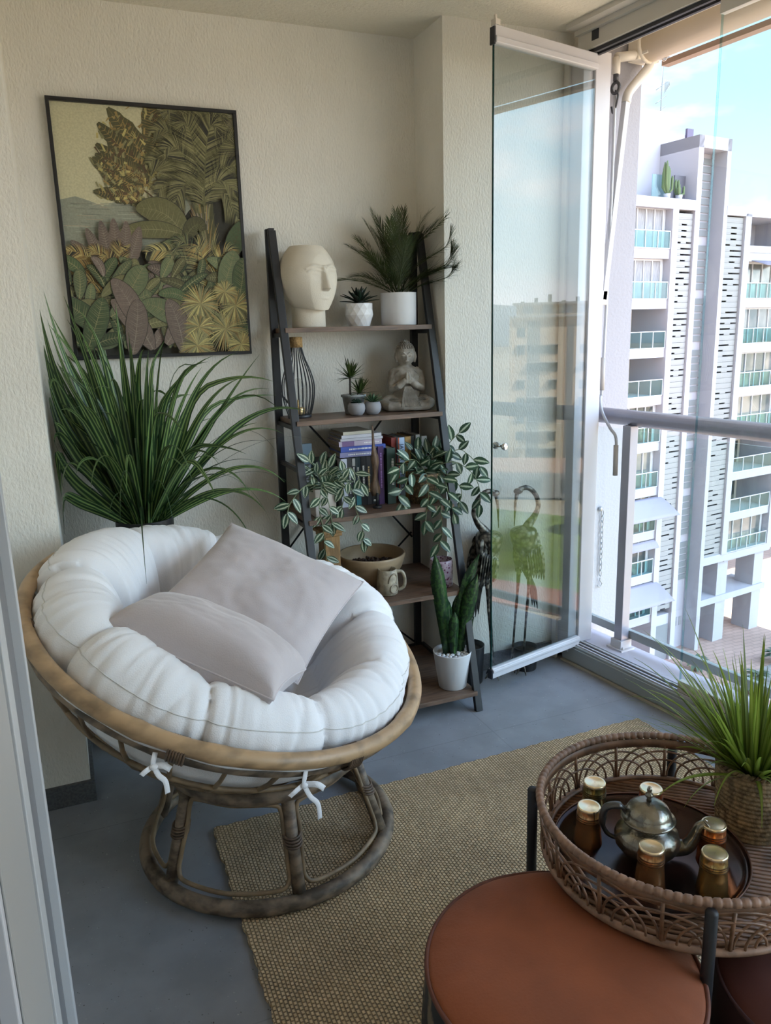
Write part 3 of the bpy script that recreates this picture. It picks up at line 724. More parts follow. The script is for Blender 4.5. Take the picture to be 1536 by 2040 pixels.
# ================================================================ papasan chair
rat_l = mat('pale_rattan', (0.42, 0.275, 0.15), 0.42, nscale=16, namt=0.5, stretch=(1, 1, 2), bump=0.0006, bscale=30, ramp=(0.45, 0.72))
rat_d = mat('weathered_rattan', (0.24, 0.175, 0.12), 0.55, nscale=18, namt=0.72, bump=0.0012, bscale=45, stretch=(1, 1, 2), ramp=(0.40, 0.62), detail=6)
rat_m = mat('thin_cane', (0.27, 0.185, 0.105), 0.5, nscale=14, namt=0.4)
bind_m = mat('rattan_binding', (0.15, 0.095, 0.06), 0.55, nscale=60, namt=0.5)
ch_t = thing('papasan_chair', 'round rattan papasan chair with bowl seat on a ring base', 'chair', (0.447, 2.106, 0.0))
BC = Vector((0.447, 2.106, 0.0)); S0 = Vector((0.443, 2.091, 0.856)); RHO = 0.595
CC = Vector((0.386, 2.136, 0.67)); CN = Vector((0.287, -0.226, 0.931)).normalized()
CA = CN.cross(Vector((0, 0, 1))).normalized(); CB = CN.cross(CA)
def CP(r, phi, h): return CC + CA * (r * math.cos(phi)) + CB * (r * math.sin(phi)) + CN * h
def nodes_rad(r, n, k, amp=0.12, seed=0):
    q = random.Random(seed); ps = [q.random() for _ in range(k)]
    return [r * (1 + amp * sum(math.exp(-(((i / n - p + 0.5) % 1 - 0.5) / 0.006) ** 2) for p in ps)) for i in range(n)]
N_ = 144
b = MB(); b.tube([CP(0.560, 2 * PI * i / N_, 0.0) for i in range(N_)], nodes_rad(0.021, N_, 7, .12, 3), 14, closed=True); b.build('rim', rat_l, ch_t)
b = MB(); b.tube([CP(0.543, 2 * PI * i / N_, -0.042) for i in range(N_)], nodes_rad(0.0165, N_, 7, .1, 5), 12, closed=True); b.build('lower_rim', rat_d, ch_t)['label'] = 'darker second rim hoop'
def sph(r, phi):   # on the bowl sphere
    return CP(r, phi, 0.2 - math.sqrt(max(0, RHO * RHO - r * r)))
for r_, tr in ((0.46, 0.007), (0.36, 0.006), (0.25, 0.006), (0.13, 0.008)):
    b = MB(); b.tube([sph(r_, 2 * PI * i / 72) for i in range(72)], tr, 8, closed=True); b.build('hoop', rat_m, ch_t)
for k in range(26):
    ph = 2 * PI * k / 26
    b = MB(); b.tube([sph(lerp(0.13, 0.545, t / 9), ph) for t in range(10)], 0.0062, 6); b.build('rib', rat_m, ch_t)
for ph in (15, 60, 318, 285, 120, 180, 235):
    p = R(ph); tg = (CP(0.5, p + 0.01, 0) - CP(0.5, p, 0)).normalized()
    b = MB()
    for j in range(-3, 4):
        pc = CP(0.556, p + j * 0.0105, -0.010)
        e1 = (CP(0.6, p + j * 0.0105, 0) - CP(0.5, p + j * 0.0105, 0)).normalized()
        b.tube([pc + e1 * 0.0245 * math.cos(t) + CN * (0.032 * math.sin(t)) - CN * 0.006 for t in [2 * PI * q / 18 for q in range(18)]], 0.0032, 6, closed=True)
    b.build('binding', bind_m, ch_t)
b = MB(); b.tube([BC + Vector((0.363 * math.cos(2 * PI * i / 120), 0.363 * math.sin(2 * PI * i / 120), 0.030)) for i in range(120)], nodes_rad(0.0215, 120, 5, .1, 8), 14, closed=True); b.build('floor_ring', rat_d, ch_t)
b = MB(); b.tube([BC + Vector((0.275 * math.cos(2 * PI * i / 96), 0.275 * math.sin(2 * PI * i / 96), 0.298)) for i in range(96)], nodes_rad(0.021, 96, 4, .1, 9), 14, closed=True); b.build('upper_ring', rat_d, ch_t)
pang = [R(a) for a in (-154, -91, -32, 29, 88, 148)]
def cone(phi, z): r = lerp(0.352, 0.268, (z - 0.03) / 0.27); return BC + Vector((r * math.cos(phi), r * math.sin(phi), z))
for i, a in enumerate(pang):
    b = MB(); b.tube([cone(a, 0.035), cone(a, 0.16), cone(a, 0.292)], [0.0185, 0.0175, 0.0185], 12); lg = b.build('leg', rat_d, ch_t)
    b = MB()
    for z in (0.172, 0.180, 0.188, 0.196):
        b.ring(cone(a, z), 0.0235, 0.0036, (0.25 * math.cos(a), 0.25 * math.sin(a), 1), 20, 6)
    b.build('binding', bind_m, lg)
    a2 = pang[(i + 1) % 6] + (2 * PI if i == 5 else 0)
    g = 0.07; lp = []
    key = [(a + g * 1.15, 0.20), (a + g * 1.1, 0.255), (a + g * 2.2, 0.273), ((a + a2) / 2, 0.276), (a2 - g * 2.2, 0.273), (a2 - g * 1.1, 0.255), (a2 - g * 1.0, 0.20), (a2 - g * .9, 0.12), (a2 - g, 0.078), (a2 - g * 2.4, 0.060), ((a + a2) / 2, 0.058), (a + g * 2.4, 0.060), (a + g, 0.078), (a + g * .9, 0.12)]
    b = MB(); b.tube(catmull([cone(p, z) for p, z in key], 6, closed=True), 0.0065, 8, closed=True); b.build('side_loop', rat_m, ch_t)

# seat cushion
cot = mat('white_cotton', (0.79, 0.785, 0.805), 0.9, bump=0.0008, bscale=320, sheen=0.2)
cu = thing('papasan_cushion', 'thick tufted white round cushion filling the rattan bowl', 'cushion', tuple(CP(0, 0, -0.36)))
NS = 9; PH0 = 0.42
SEAMS = [0.30, 0.98, 1.72, 2.36, 3.10, 3.83, 4.45, 5.16, 5.86]
def lobe_at(phi):
    """0..1 across the lobe holding phi, and the lobe number"""
    phi = phi % (2 * PI)
    for i, a in enumerate(SEAMS):
        c_ = SEAMS[(i + 1) % NS] + (2 * PI if i == NS - 1 else 0)
        p = phi if phi >= SEAMS[0] else phi + 2 * PI
        if a <= p < c_: return (p - a) / (c_ - a), i
    return 0.5, 0
def cush(u, v):
    phi = 2 * PI * u
    wq = 0.10 * noise.noise(Vector((math.cos(phi) * 2, math.sin(phi) * 2, v * 2.2)))
    s_, li = lobe_at(phi + wq)
    d = abs(s_ - 0.5) * 2
    lobe = (1 - d ** 3.2) ** 0.5 if d < 1 else 0
    seam = 1 - lobe
    wr = noise.noise(Vector((math.cos(phi) * 3.1, math.sin(phi) * 3.1, 2.0)))
    fine = noise.noise(Vector((math.cos(phi) * 22, math.sin(phi) * 22, v * 5 + li)))
    mid = noise.noise(Vector((math.cos(phi) * 7, math.sin(phi) * 7, v * 6 + 9)))
    if v < 0.22:                    # centre
        t = v / 0.22; r = 0.25 * t
        s5 = ((phi - PH0 - 0.3) * 5 / (2 * PI)) % 1.0; d5 = abs(s5 - 0.5) * 2
        puff = (max(0, math.sin(PI * min(1, t * 1.0))) ** 0.6) * (1 - d5 ** 3) ** 0.5
        tuft = -0.05 * math.exp(-((1 - t) / 0.16) ** 2) * (1 - lobe * 0.85)
        h = -0.205 + 0.075 * puff + tuft + 0.045 * t ** 3 * lobe + 0.006 * mid
    elif v < 0.78:
        t = (v - 0.22) / 0.56
        psi = lerp(R(206), R(-62), t)
        inner = max(0, math.cos(psi) * -1); outer = max(0, math.cos(psi))
        top = max(0, math.sin(psi))
        size = 1 + 0.10 * math.sin(li * 2.3 + 1)
        amp = size * (1 - seam * (0.10 + 0.42 * inner + 0.10 * top) + 0.05 * wr + 0.035 * mid)
        rr = (0.113 - 0.034 * max(0, math.cos(phi - R(50))) ** 1.2) * amp * (1 + 0.055 * fine * (0.25 + seam))
        r = 0.428 + 0.014 * max(0, math.cos(phi - R(105))) + rr * math.cos(psi) * 1.08 - 0.012 * seam
        h = 0.008 - 0.012 * max(0, math.cos(phi - R(50))) - 0.020 * max(0, -math.cos(phi - R(50))) + rr * math.sin(psi) * 1.02
        foot = max(0, 1 - t / 0.34) ** 1.6
        r += -0.060 * foot; h += -0.085 * foot
        # gathers running out of the tufts and puckers along the outer seam
        g_ = 0.0045 * math.sin(s_ * 31 + 2 * wr) * seam ** 0.6 * (0.4 + inner) + 0.0028 * math.sin(phi * 71 + 4 * wr) * outer ** 2 * (0.5 + wr)
        r += g_ * math.cos(psi); h += g_ * math.sin(psi)
        wk = 0
        for f_, s1 in ((5.5, 1.0), (11.0, 0.6)):
            nn = noise.noise(Vector((math.cos(phi) * f_ + 5, math.sin(phi) * f_, v * 1.6 + f_)))
            wk -= s1 * max(0, 1 - abs(nn) * 7) ** 1.6
        r += wk * 0.0052 * math.cos(psi); h += wk * 0.0052 * math.sin(psi)
    else:
        t = (v - 0.78) / 0.22; r = lerp(0.49, 0.0, t); rr = max(r, 0.0001)
        h = 0.2 - math.sqrt(0.585 ** 2 - r * r) + 0.004 + (1 - t) * -0.0
    return CP(r, phi, h)
b = MB(); b.grid(cush, 420, 150, closeu=True); cs_ = b.build('cover', cot, cu)
seam_m = mat('cream_thread', (0.62, 0.61, 0.60), 0.9)
b = MB(); b.tube([Vector(cush(i / 400, 0.22 + 0.56 * (0.66 + 0.012 * math.sin(i * 0.11)))) + CN * 0.001 for i in range(400)], 0.0016, 5, closed=True); b.build('edge_seam', seam_m, cu)
def tie(nm, p, sc=1.0):
    b = MB()
    f = lambda *q: [p + Vector(k) * sc for k in q]
    for pts, w in ((f((0, 0, 0), (0.012, -0.012, -0.03), (0.03, -0.015, -0.055), (0.034, -0.012, -0.10)), .006), (f((0, 0, 0), (-0.025, -0.012, -0.006), (-0.04, -0.01, -0.018)), .006), (f((0, 0, 0), (0.03, -0.014, 0.0), (0.05, -0.01, -0.02)), .007), (f((0, 0, 0), (0.0, -0.01, 0.02), (0.01, 0.0, 0.045)), .006)):
        c = catmull(pts, 6); b.blade(c, [w] * len(c), (0.3, -1, 0.2), 0.15)
    b.ball(p + Vector((0, -0.006, 0)), (0.009, 0.006, 0.008), 10, 6)
    return b.build(nm, cot, cu, thick=0.0012)
tie('tie_ribbon', CP(0.565, R(47), -0.068), 0.95)
tie('tie_ribbon', CP(0.575, R(11), -0.062), 0.7)
b = MB(); b.tube([CP(0.555, R(a), -0.028) for a in range(-30, 100, 3)], [0.006 + 0.002 * math.sin(a * .3) for a in range(-30, 100, 3)], 6); b.build('cover_hem', cot, cu)

# pillows
def pillow(nm, label, c, u, v, w, h, th, m, wob=0.02, seed=0, shell=0.5):
    u = Vector(u).normalized(); v = Vector(v); v = (v - u * v.dot(u)).normalized(); n = u.cross(v); c = Vector(c)
    t_ = thing(nm, label, 'cushion', tuple(c))
    def f(sg):
        def g(a, q):
            x = 2 * a - 1; y = 2 * q - 1
            ax, ay = abs(x), abs(y)
            k = 0.055
            X = x * (1 - k * (1 - ay ** 2) * ax ** 3 * 1.2); Y = y * (1 - k * (1 - ax ** 2) * ay ** 3 * 1.2)
            z = ((1 - ax ** 2.6) * (1 - ay ** 2.6)) ** shell
            wz = noise.noise(Vector((x * 2.3, y * 2.3, seed + sg))) * wob + noise.noise(Vector((x * 7, y * 7, seed + sg * 2))) * wob * 0.25
            z2 = sg * (th / 2) * z + wz * z
            return c + u * X * w / 2 + v * Y * h / 2 + n * z2
        return g
    b = MB(); b.grid(f(1), 70, 70); b.grid(f(-1), 70, 70); b.build('cover', m, t_)
    g = f(1); E_ = [g(i / 40, 0) for i in range(40)] + [g(1, i / 40) for i in range(40)] + [g(1 - i / 40, 1) for i in range(40)] + [g(0, 1 - i / 40) for i in range(40)]
    b = MB(); b.tube(E_, 0.0026, 6, closed=True); b.build('seam', m, t_)
    return t_
pil_m = mat('grey_beige_velvet', (0.50, 0.445, 0.45), 0.85, bump=0.0006, bscale=260, sheen=0.35, nscale=5, namt=0.06)
pT, pR_, pB, pL_ = Vector((0.440, 2.425, 0.905)), Vector((0.775, 2.165, 0.738)), Vector((0.500, 1.865, 0.590)), Vector((0.205, 2.15, 0.765))
pillow('throw_pillow', 'large square greyish beige pillow leaning at the back of the papasan', (pT + pR_ + pB + pL_) / 4, (pR_ - pT), (pB - pT), 0.47, 0.46, 0.15, pil_m, 0.012, 3)
pillow('throw_pillow', 'smaller oblong beige pillow lying in front on the papasan cushion', (0.275, 1.893, 0.722), (0.385, -0.30, -0.165), (0.42, 0.78, -0.06), 0.47, 0.235, 0.205, pil_m, 0.008, 9, 0.36)

# ================================================================ ladder shelf
blk = mat('black_steel', (0.014, 0.015, 0.019), 0.45)
wood = mat('walnut_board', (0.165, 0.10, 0.066), 0.45, nscale=9, namt=0.55, stretch=(1.2, 9, 9), detail=5, ramp=(0.35, 0.7))
woodt = mat('walnut_edge', (0.22, 0.14, 0.092), 0.5, nscale=8, namt=0.45, stretch=(1.5, 9, 9), detail=5, ramp=(0.35, 0.7))
ls = thing('ladder_shelf', 'tall black steel ladder shelf with five dark walnut boards against the wall', 'shelf', (1.11, 3.0, 0))
XL, XRR = 0.800, 1.412
def yf(z): return 2.517 + 0.262 * z
LV = [0.083, 0.480, 0.815, 1.177, 1.5185]
for X in (XL, XRR):
    b = MB(); b.bar((X, yf(0) , 0), (X, yf(1.875), 1.875), 0.020, 0.030, (1, 0, 0)); b.build('front_leg', blk, ls, bevel=0.002)
    b = MB(); b.bar((X - 0.012 if X > 1 else X, 3.068, 0), (X - 0.012 if X > 1 else X, 3.045, 1.885), 0.020, 0.030, (1, 0, 0)); b.build('rear_leg', blk, ls, bevel=0.002)
    b = MB()
    b.box2((X - 0.010, yf(1.86), 1.865), (X + 0.010, 3.06, 1.885))
    b.build('top_bridge', blk, ls)
    for z in LV:
        b = MB(); b.box2((X - 0.007, yf(z) + 0.01, z - 0.034), (X + 0.007, 3.06, z - 0.018)); b.build('side_rail', blk, ls)
    b = MB(); b.box2((X - 0.007, yf(1.0), 0.985), (X + 0.007, 3.06, 1.0)); b.build('side_rail', blk, ls)
for z in LV:
    b = MB(); b.box2((XL + 0.003, yf(z) - 0.018, z - 0.018), (XRR - 0.002, 3.055, z)); b.build('board', wood, ls, bevel=0.001)
def rod(a, c, nm='cross_brace'):
    b = MB(); b.tube([a, c], 0.0042, 8); b.build(nm, blk, ls)
rod((0.80, 3.066, 1.28), (1.38, 3.066, 0.60)); rod((1.38, 3.072, 1.28), (0.80, 3.072, 0.60)); rod((0.80, 3.066, 0.62), (1.38, 3.066, 0.1)); rod((1.38, 3.072, 0.62), (0.80, 3.072, 0.1))

def remesh(o, vox, sm=4, dec=None):
    m_ = o.modifiers.new('remesh', 'REMESH'); m_.mode = 'VOXEL'; m_.voxel_size = vox; m_.use_smooth_shade = True
    if sm: s_ = o.modifiers.new('smooth', 'SMOOTH'); s_.iterations = sm; s_.factor = 0.5
    return o

# --- top board: face planter, faceted pot, palm pot
cer = mat('cream_ceramic', (0.66, 0.60, 0.50), 0.65, bump=0.0008, bscale=220, nscale=12, namt=0.06)
hz = LV[4]
b = MB()
HC = Vector((0.927, 2.985, hz))
def rotz(a): return Matrix.Rotation(a, 3, 'Z')
HA = R(-68)   # facing direction of the face
fdir = Vector((math.cos(HA), math.sin(HA), 0)); fside = Vector((-math.sin(HA), math.cos(HA), 0))
def headf(u, v):
    a = 2 * PI * u; t = v
    # profile of the skull from neck top to flat crown, t 0..1, local z 0.085..0.30
    z = lerp(0.076, 0.300, t)
    rr = 0.103 * (math.sin(PI * (0.15 + 0.73 * t ** 1.0)) ** 0.60) * 1.02
    ca, sa = math.cos(a), math.sin(a)
    # a = 0 is the face direction
    x = rr * ca * 1.06; y = rr * sa * 1.12
    zz = z
    fr = max(0, ca) ** 1.5
    if t < 0.45:  # chin comes forward and down
        k = (0.45 - t) / 0.45
        x += 0.030 * k * fr; zz -= 0.014 * k * fr - 0.030 * k * max(0, -ca)
        y *= 1 - 0.25 * k * fr
    # flatten the face
    lim = 0.080 + 0.016 * math.sin(PI * t)
    if x > lim: x = lim + (x - lim) * 0.6
    yy = y
    # nose ridge
    if ca > 0:
        nz_ = (zz - 0.135) / 0.085
        if -0.05 < nz_ < 1.05:
            wdt = 0.020 - 0.008 * min(1, max(0, nz_)); hgt = 0.032 * (1 - 0.75 * max(0, nz_)) * min(1, max(0, (nz_ + 0.05) / 0.12))
            x += hgt * max(0, 1 - (abs(yy) / wdt) ** 2.2)
        # brow arcs and lids
        for sg in (-1, 1):
            dy = (yy * sg - 0.040); 
            arc = 0.223 - 9.0 * dy * dy
            x += 0.0055 * math.exp(-((zz - arc) / 0.006) ** 2) * (1 if abs(dy) < 0.036 else 0)
            lid = 0.208 - 7 * dy * dy
            x += 0.0040 * math.exp(-((zz - lid) / 0.0045) ** 2) * (1 if abs(dy) < 0.030 else 0)
            x -= 0.006 * math.exp(-((zz - 0.196) / 0.016) ** 2 - (dy / 0.024) ** 2)
            # eyeball
            x += 0.004 * math.exp(-((zz - 0.196) / 0.010) ** 2 - (dy / 0.018) ** 2)
        # soft lips
        x += 0.003 * math.exp(-((zz - 0.105) / 0.004) ** 2 - (yy / 0.016) ** 2)
    return HC + fdir * (x - 0.004) + fside * y + Vector((0, 0, zz))
b.grid(headf, 200, 130, closeu=True)
nb = len(b.v); ring_top = [headf(i / 200, 1.0) for i in range(200)]; ring_bot = [headf(i / 200, 0.0) for i in range(200)]
cT = sum((Vector(p) for p in ring_top), Vector()) / 200; cB_ = sum((Vector(p) for p in ring_bot), Vector()) / 200
inn = [cT + (Vector(p) - cT) * 0.86 for p in ring_top]; inn2 = [p - Vector((0, 0, 0.03)) for p in inn]
b.add(list(ring_top) + inn + inn2, [(i, (i + 1) % 200, 200 + (i + 1) % 200, 200 + i) for i in range(200)] + [(200 + i, 200 + (i + 1) % 200, 400 + (i + 1) % 200, 400 + i) for i in range(200)] + [tuple(range(400, 600))])
b.add(list(ring_bot), [tuple(range(199, -1, -1))])
b.lathe([(0.064, 0.0), (0.066, 0.004), (0.066, 0.10), (0.064, 0.13)], HC + Vector((-0.004, 0.0, 0)), 48, sy=0.86)
tag(b.build('face_planter', cer), 'cream ceramic head sculpture with closed eyes and flat crown on the top board', 'sculpture')

whc = mat('white_ceramic', (0.72, 0.72, 0.74), 0.4)
whm = mat('white_matt_pot', (0.68, 0.68, 0.70), 0.55)
gp = thing('faceted_planter', 'small white diamond-faceted pot with a dark succulent beside the head sculpture', 'potted plant', (1.133, 2.985, hz))
b = MB(); prof = [(0.040, 0.0), (0.050, 0.022), (0.0545, 0.044), (0.055, 0.066), (0.052, 0.088)]
vs = []; fs = []; ns = 12
for i, (r_, z) in enumerate(prof):
    for k in range(ns):
        a = 2 * PI * (k + 0.5 * (i % 2)) / ns; q = 1.0 if i in (0, 4) else 1.0
        vs.append((1.133 + r_ * math.cos(a), 2.985 + r_ * math.sin(a), hz + z))
for i in range(4):
    for k in range(ns):
        k2 = (k + 1) % ns
        if i % 2 == 0: fs += [(i * ns + k, i * ns + k2, (i + 1) * ns + k), (i * ns + k2, (i + 1) * ns + k2, (i + 1) * ns + k)]
        else: fs += [(i * ns + k, i * ns + k2, (i + 1) * ns + k2), (i * ns + k, (i + 1) * ns + k2, (i + 1) * ns + k)]
# diamonds: push alternate vertices out
vs2 = []
for i in range(5):
    for k in range(ns):
        p = Vector(vs[i * ns + k]); c = Vector((1.133, 2.985, p.z)); d_ = p - c
        vs2.append(c + d_ * (1.03 if i % 2 == 0 else 0.97))
fs.append(tuple(range(ns - 1, -1, -1))); fs.append(tuple(range(4 * ns, 5 * ns)))
b.add(vs2, fs, False); b.build('pot', whc, gp)
dk_leaf = leafmat('dark_succulent', (0.012, 0.028, 0.016), (0.02, 0.05, 0.03), 0, 0.4)
def rosette(parent, c, n, L_, w, m, nm='leaves', up0=0.2, up1=1.3, seed=1, fat=0.0, tips=0.15, curve=0.25):
    q = random.Random(seed); b = MB()
    for i in range(n):
        a = i * 2.39996 + q.uniform(-.2, .2); el = lerp(up0, up1, i / max(1, n - 1)) + q.uniform(-.1, .1); l = L_ * q.uniform(.8, 1.1) * (1 - 0.25 * i / n)
        d_ = Vector((math.cos(a) * math.cos(el), math.sin(a) * math.cos(el), math.sin(el)))
        p = [Vector(c) + d_ * l * t + Vector((0, 0, -curve * l * t * t * math.cos(el))) for t in [k / 6 for k in range(7)]]
        tn = q.uniform(.7, 1.25)
        b.blade(p, [w * 0.5, w * 0.85, w, w * 0.95, w * 0.75, w * 0.45, w * 0.05], Vector((0, 0, 1)) if el < 1.2 else Vector((math.sin(a), -math.cos(a), .2)), 0.35, (tn, tn, tn))
    return b.build(nm, m, parent, thick=fat)
rosette(gp, (1.133, 2.985, hz + 0.088), 26, 0.085, 0.0085, dk_leaf, fat=0.002, curve=0.1)

def soil(parent, c, r, m=None, n=0):
    b = MB(); b.lathe([(r, 0), (r * .9, 0.003), (0.001, 0.006)], c, 24); return b.build('soil', m or MATS.get('soil_dark') or mat('soil_dark', (0.03, 0.022, 0.015), 0.95, bump=0.003, bscale=120), parent)
def pot_lathe(b, c, r0, r1, h, th=0.004, lip=0.0, seg=48, inn=0.02):
    b.lathe([(r0 * .96, 0), (r0, 0.003), (r1, h - 0.002), (r1 + lip, h), (r1 - th, h), (r1 - th - 0.001, h - inn), (0.001, h - inn)], c, seg)
pp = thing('palm_planter', 'plain white cylinder pot with a feathery dark palm on the top board', 'potted plant', (1.300, 2.975, hz))
b = MB(); pot_lathe(b, (1.300, 2.975, hz), 0.071, 0.072, 0.127); b.build('pot', whm, pp)
soil(pp, (1.300, 2.975, hz + 0.108), 0.066)
palm_m = leafmat('palm_green', (0.05, 0.075, 0.022), (0.06, 0.09, 0.03), 0, 0.45)
def keep(p):
    p = Vector(p)
    if p.x > 1.42: p.x = 1.42 + .12 * (1 - math.exp(-(p.x - 1.42) / .12))
    p.y = min(p.y, 3.085 - min(.27, max(0, p.x - 1.345) * 3.2)); return p
def palm_frond(b, base, d0, L_, droop, lw, n=26, wid=0.0022, seed=0, lmul=1.0):
    q = random.Random(seed); d0 = Vector(d0).normalized()
    p = Vector(base); d_ = d0.copy(); pts = [p.copy()]
    for i in range(n):
        d_ = (d_ + Vector((0, 0, -droop / n * (0.3 + 1.4 * i / n)))).normalized(); p = keep(p + d_ * (L_ / n)); pts.append(p.copy())
    tn = q.uniform(.65, 1.45); tone = (tn, tn, tn * .9)
    b.tube(pts, [0.0022 * (1.1 - i / len(pts)) for i in range(len(pts))], 5)
    sidev = d0.cross(Vector((0, 0, 1)))
    if sidev.length < .1: sidev = Vector((1, 0, 0))
    sidev.normalize()
    for i in range(4, n + 1):
        t = i / n; T = (pts[i] - pts[i - 1]).normalized(); nrm = sidev.cross(T).normalized()
        ll = lw * (math.sin(PI * (0.18 + 0.72 * t)) ** 0.8)
        for sg in (-1, 1):
            for dd in (0, .5):
                dv = (T * (0.85 + .5 * t) + sidev * sg * (0.75 - .25 * t) + nrm * q.uniform(0.05, .35)).normalized()
                b0 = pts[i] - T * (L_ / n) * dd
                pth = [keep(b0 + dv * ll * s_ + Vector((0, 0, -0.20 * ll * s_ * s_))) for s_ in (0, .33, .66, 1)]
                b.blade(pth, [wid * .5, wid, wid * .8, 0.0001], nrm, 0.3, tone)
q = random.Random(5)
b = MB()
for i, (az, el, L_, dr) in enumerate([(178, 28, .27, .75), (160, 52, .26, .6), (140, 66, .29, .5), (190, 60, .25, .55), (215, 70, .28, .5), (100, 80, .30, .3), (250, 62, .27, .6), (60, 78, .31, .35), (20, 66, .30, .5), (-10, 56, .30, .6), (-30, 40, .29, .65), (-15, 30, .28, .6), (5, 45, .29, .6), (-60, 60, .26, .6), (-90, 50, .22, .8), (-45, 72, .30, .45), (300, 30, .22, .9), (230, 42, .23, .7), (330, 66, .31, .45), (170, 74, .31, .35), (120, 62, .26, .6), (200, 36, .20, .8)]):
    a = R(az); e = R(el)
    dv = Vector((math.cos(a) * math.cos(e), math.sin(a) * math.cos(e) * .42, math.sin(e)))
    palm_frond(b, (1.300 + q.uniform(-.015, .015), 2.970 + q.uniform(-.012, .012), hz + 0.11), dv, L_ * 1.08, dr, 0.105, 24, 0.0015, i)
b.build('fronds', palm_m, pp)

# --- second board
z2 = LV[3]
lp_ = thing('wire_lantern', 'black wire bottle-shaped lantern with woven rattan neck on the second board', 'lantern', (0.858, 2.955, z2))
lc = Vector((0.858, 2.955, 0))
lprof = [(0.045, z2 + 0.012), (0.056, z2 + 0.05), (0.063, z2 + 0.095), (0.062, z2 + 0.135), (0.050, z2 + 0.180), (0.032, z2 + 0.225), (0.022, z2 + 0.262), (0.019, z2 + 0.29)]
for k in range(24):
    a = 2 * PI * k / 24
    b = MB(); b.tube(catmull([lc + Vector((r_ * math.cos(a), r_ * math.sin(a), z)) for r_, z in lprof], 4), 0.0016, 5); b.build('wire', blk, lp_)
b = MB(); b.lathe([(0.046, 0), (0.047, 0.003), (0.047, 0.011), (0.042, 0.013), (0.001, 0.013)], lc + Vector((0, 0, z2)), 32); b.build('base', blk, lp_)
b = MB(); b.lathe([(0.0245, 0), (0.0245, 0.038), (0.022, 0.040), (0.001, 0.0395)], lc + Vector((0, 0, z2 + 0.268)), 32, fn=lambda a, z: 1 + 0.02 * math.sin(a * 20)); b.build('neck', mat('tan_weave', (0.40, 0.24, 0.09), 0.8, bump=0.002, bscale=180, nscale=120, namt=0.4), lp_)
gold = mat('brass', (0.62, 0.46, 0.24), 0.3, 0.8)
b = MB(); b.lathe([(0.021, 0), (0.022, 0.002), (0.022, 0.022), (0.019, 0.026), (0.012, 0.027), (0.001, 0.027)], lc + Vector((0.0, 0.0, z2 + 0.013)), 24); b.tube([lc + Vector((-0.004, 0, z2 + 0.035)), lc + Vector((-0.004, 0, z2 + 0.068))], 0.0035, 8); b.build('lamp_holder', gold, lp_)
b = MB(); b.lathe([(0.010, 0), (0.021, 0.02), (0.026, 0.05), (0.024, 0.075), (0.012, 0.098), (0.001, 0.104)], lc + Vector((0, 0, z2 + 0.05)), 24); b.build('bulb', glassmat('bulb_glass', (0.93, 0.93, 0.92), 1.25), lp_)

conc = mat('grey_concrete', (0.27, 0.285, 0.285), 0.85, nscale=30, namt=0.25, bump=0.0008, bscale=150)
spike_m = leafmat('spiky_green', (0.045, 0.075, 0.022), (0.08, 0.11, 0.04), 0, 0.45)
sp = thing('dracaena_planter', 'grey stone pot with two small spiky artificial dracaenas on the second board', 'potted plant', (1.085, 2.955, z2))
b = MB(); b.lathe([(0.033, 0), (0.035, 0.002), (0.045, 0.066), (0.050, 0.068), (0.051, 0.076), (0.046, 0.077), (0.045, 0.070), (0.001, 0.069)], (1.085, 2.955, z2), 32); b.build('pot', conc, sp)
peb = mat('pebbles_pale', (0.5, 0.48, 0.45), 0.7)
b = MB()
for i in range(40):
    a = rnd.uniform(0, 2 * PI); r_ = 0.040 * math.sqrt(rnd.random()); b.ball((1.085 + r_ * math.cos(a), 2.955 + r_ * math.sin(a), z2 + 0.072), (rnd.uniform(.003, .006),) * 3, 7, 5)
b.build('gravel', peb, sp)['kind'] = 'stuff'
def spiky(x, y, z, n, L_, seed, nm):
    q = random.Random(seed); b = MB()
    for i in range(n):
        a = q.uniform(0, 2 * PI); el = q.uniform(0.05, 1.45); l = L_ * q.uniform(.75, 1.15)
        d_ = Vector((math.cos(a) * math.cos(el), math.sin(a) * math.cos(el) * .8, math.sin(el))); dr = q.uniform(.0, .35)
        p = [Vector((x, y, z)) + d_ * l * t + Vector((0, 0, -dr * l * t * t)) for t in (0, .2, .45, .7, .9, 1)]
        tn = q.uniform(.6, 1.5)
        b.blade(p, [.002, .0034, .0032, .0022, .0010, .0002], Vector((0, 0, 1)) if el < 1 else d_.orthogonal(), .4, (tn, tn, tn * .8))
    return b.build(nm, spike_m, sp)
b = MB(); b.tube([(1.070, 2.95, z2 + 0.07), (1.072, 2.95, z2 + 0.145)], 0.0045, 8); b.tube([(1.102, 2.95, z2 + 0.07), (1.104, 2.95, z2 + 0.085)], 0.004, 8); b.build('stem', mat('dark_stem', (0.05, 0.04, 0.03), 0.8, bump=0.001, bscale=200), sp)
spiky(1.072, 2.95, z2 + 0.140, 46, 0.088, 1, 'leaf_tuft'); spiky(1.106, 2.94, z2 + 0.080, 34, 0.085, 2, 'leaf_tuft')
gc = mat('smooth_grey_pot', (0.27, 0.27, 0.29), 0.7)
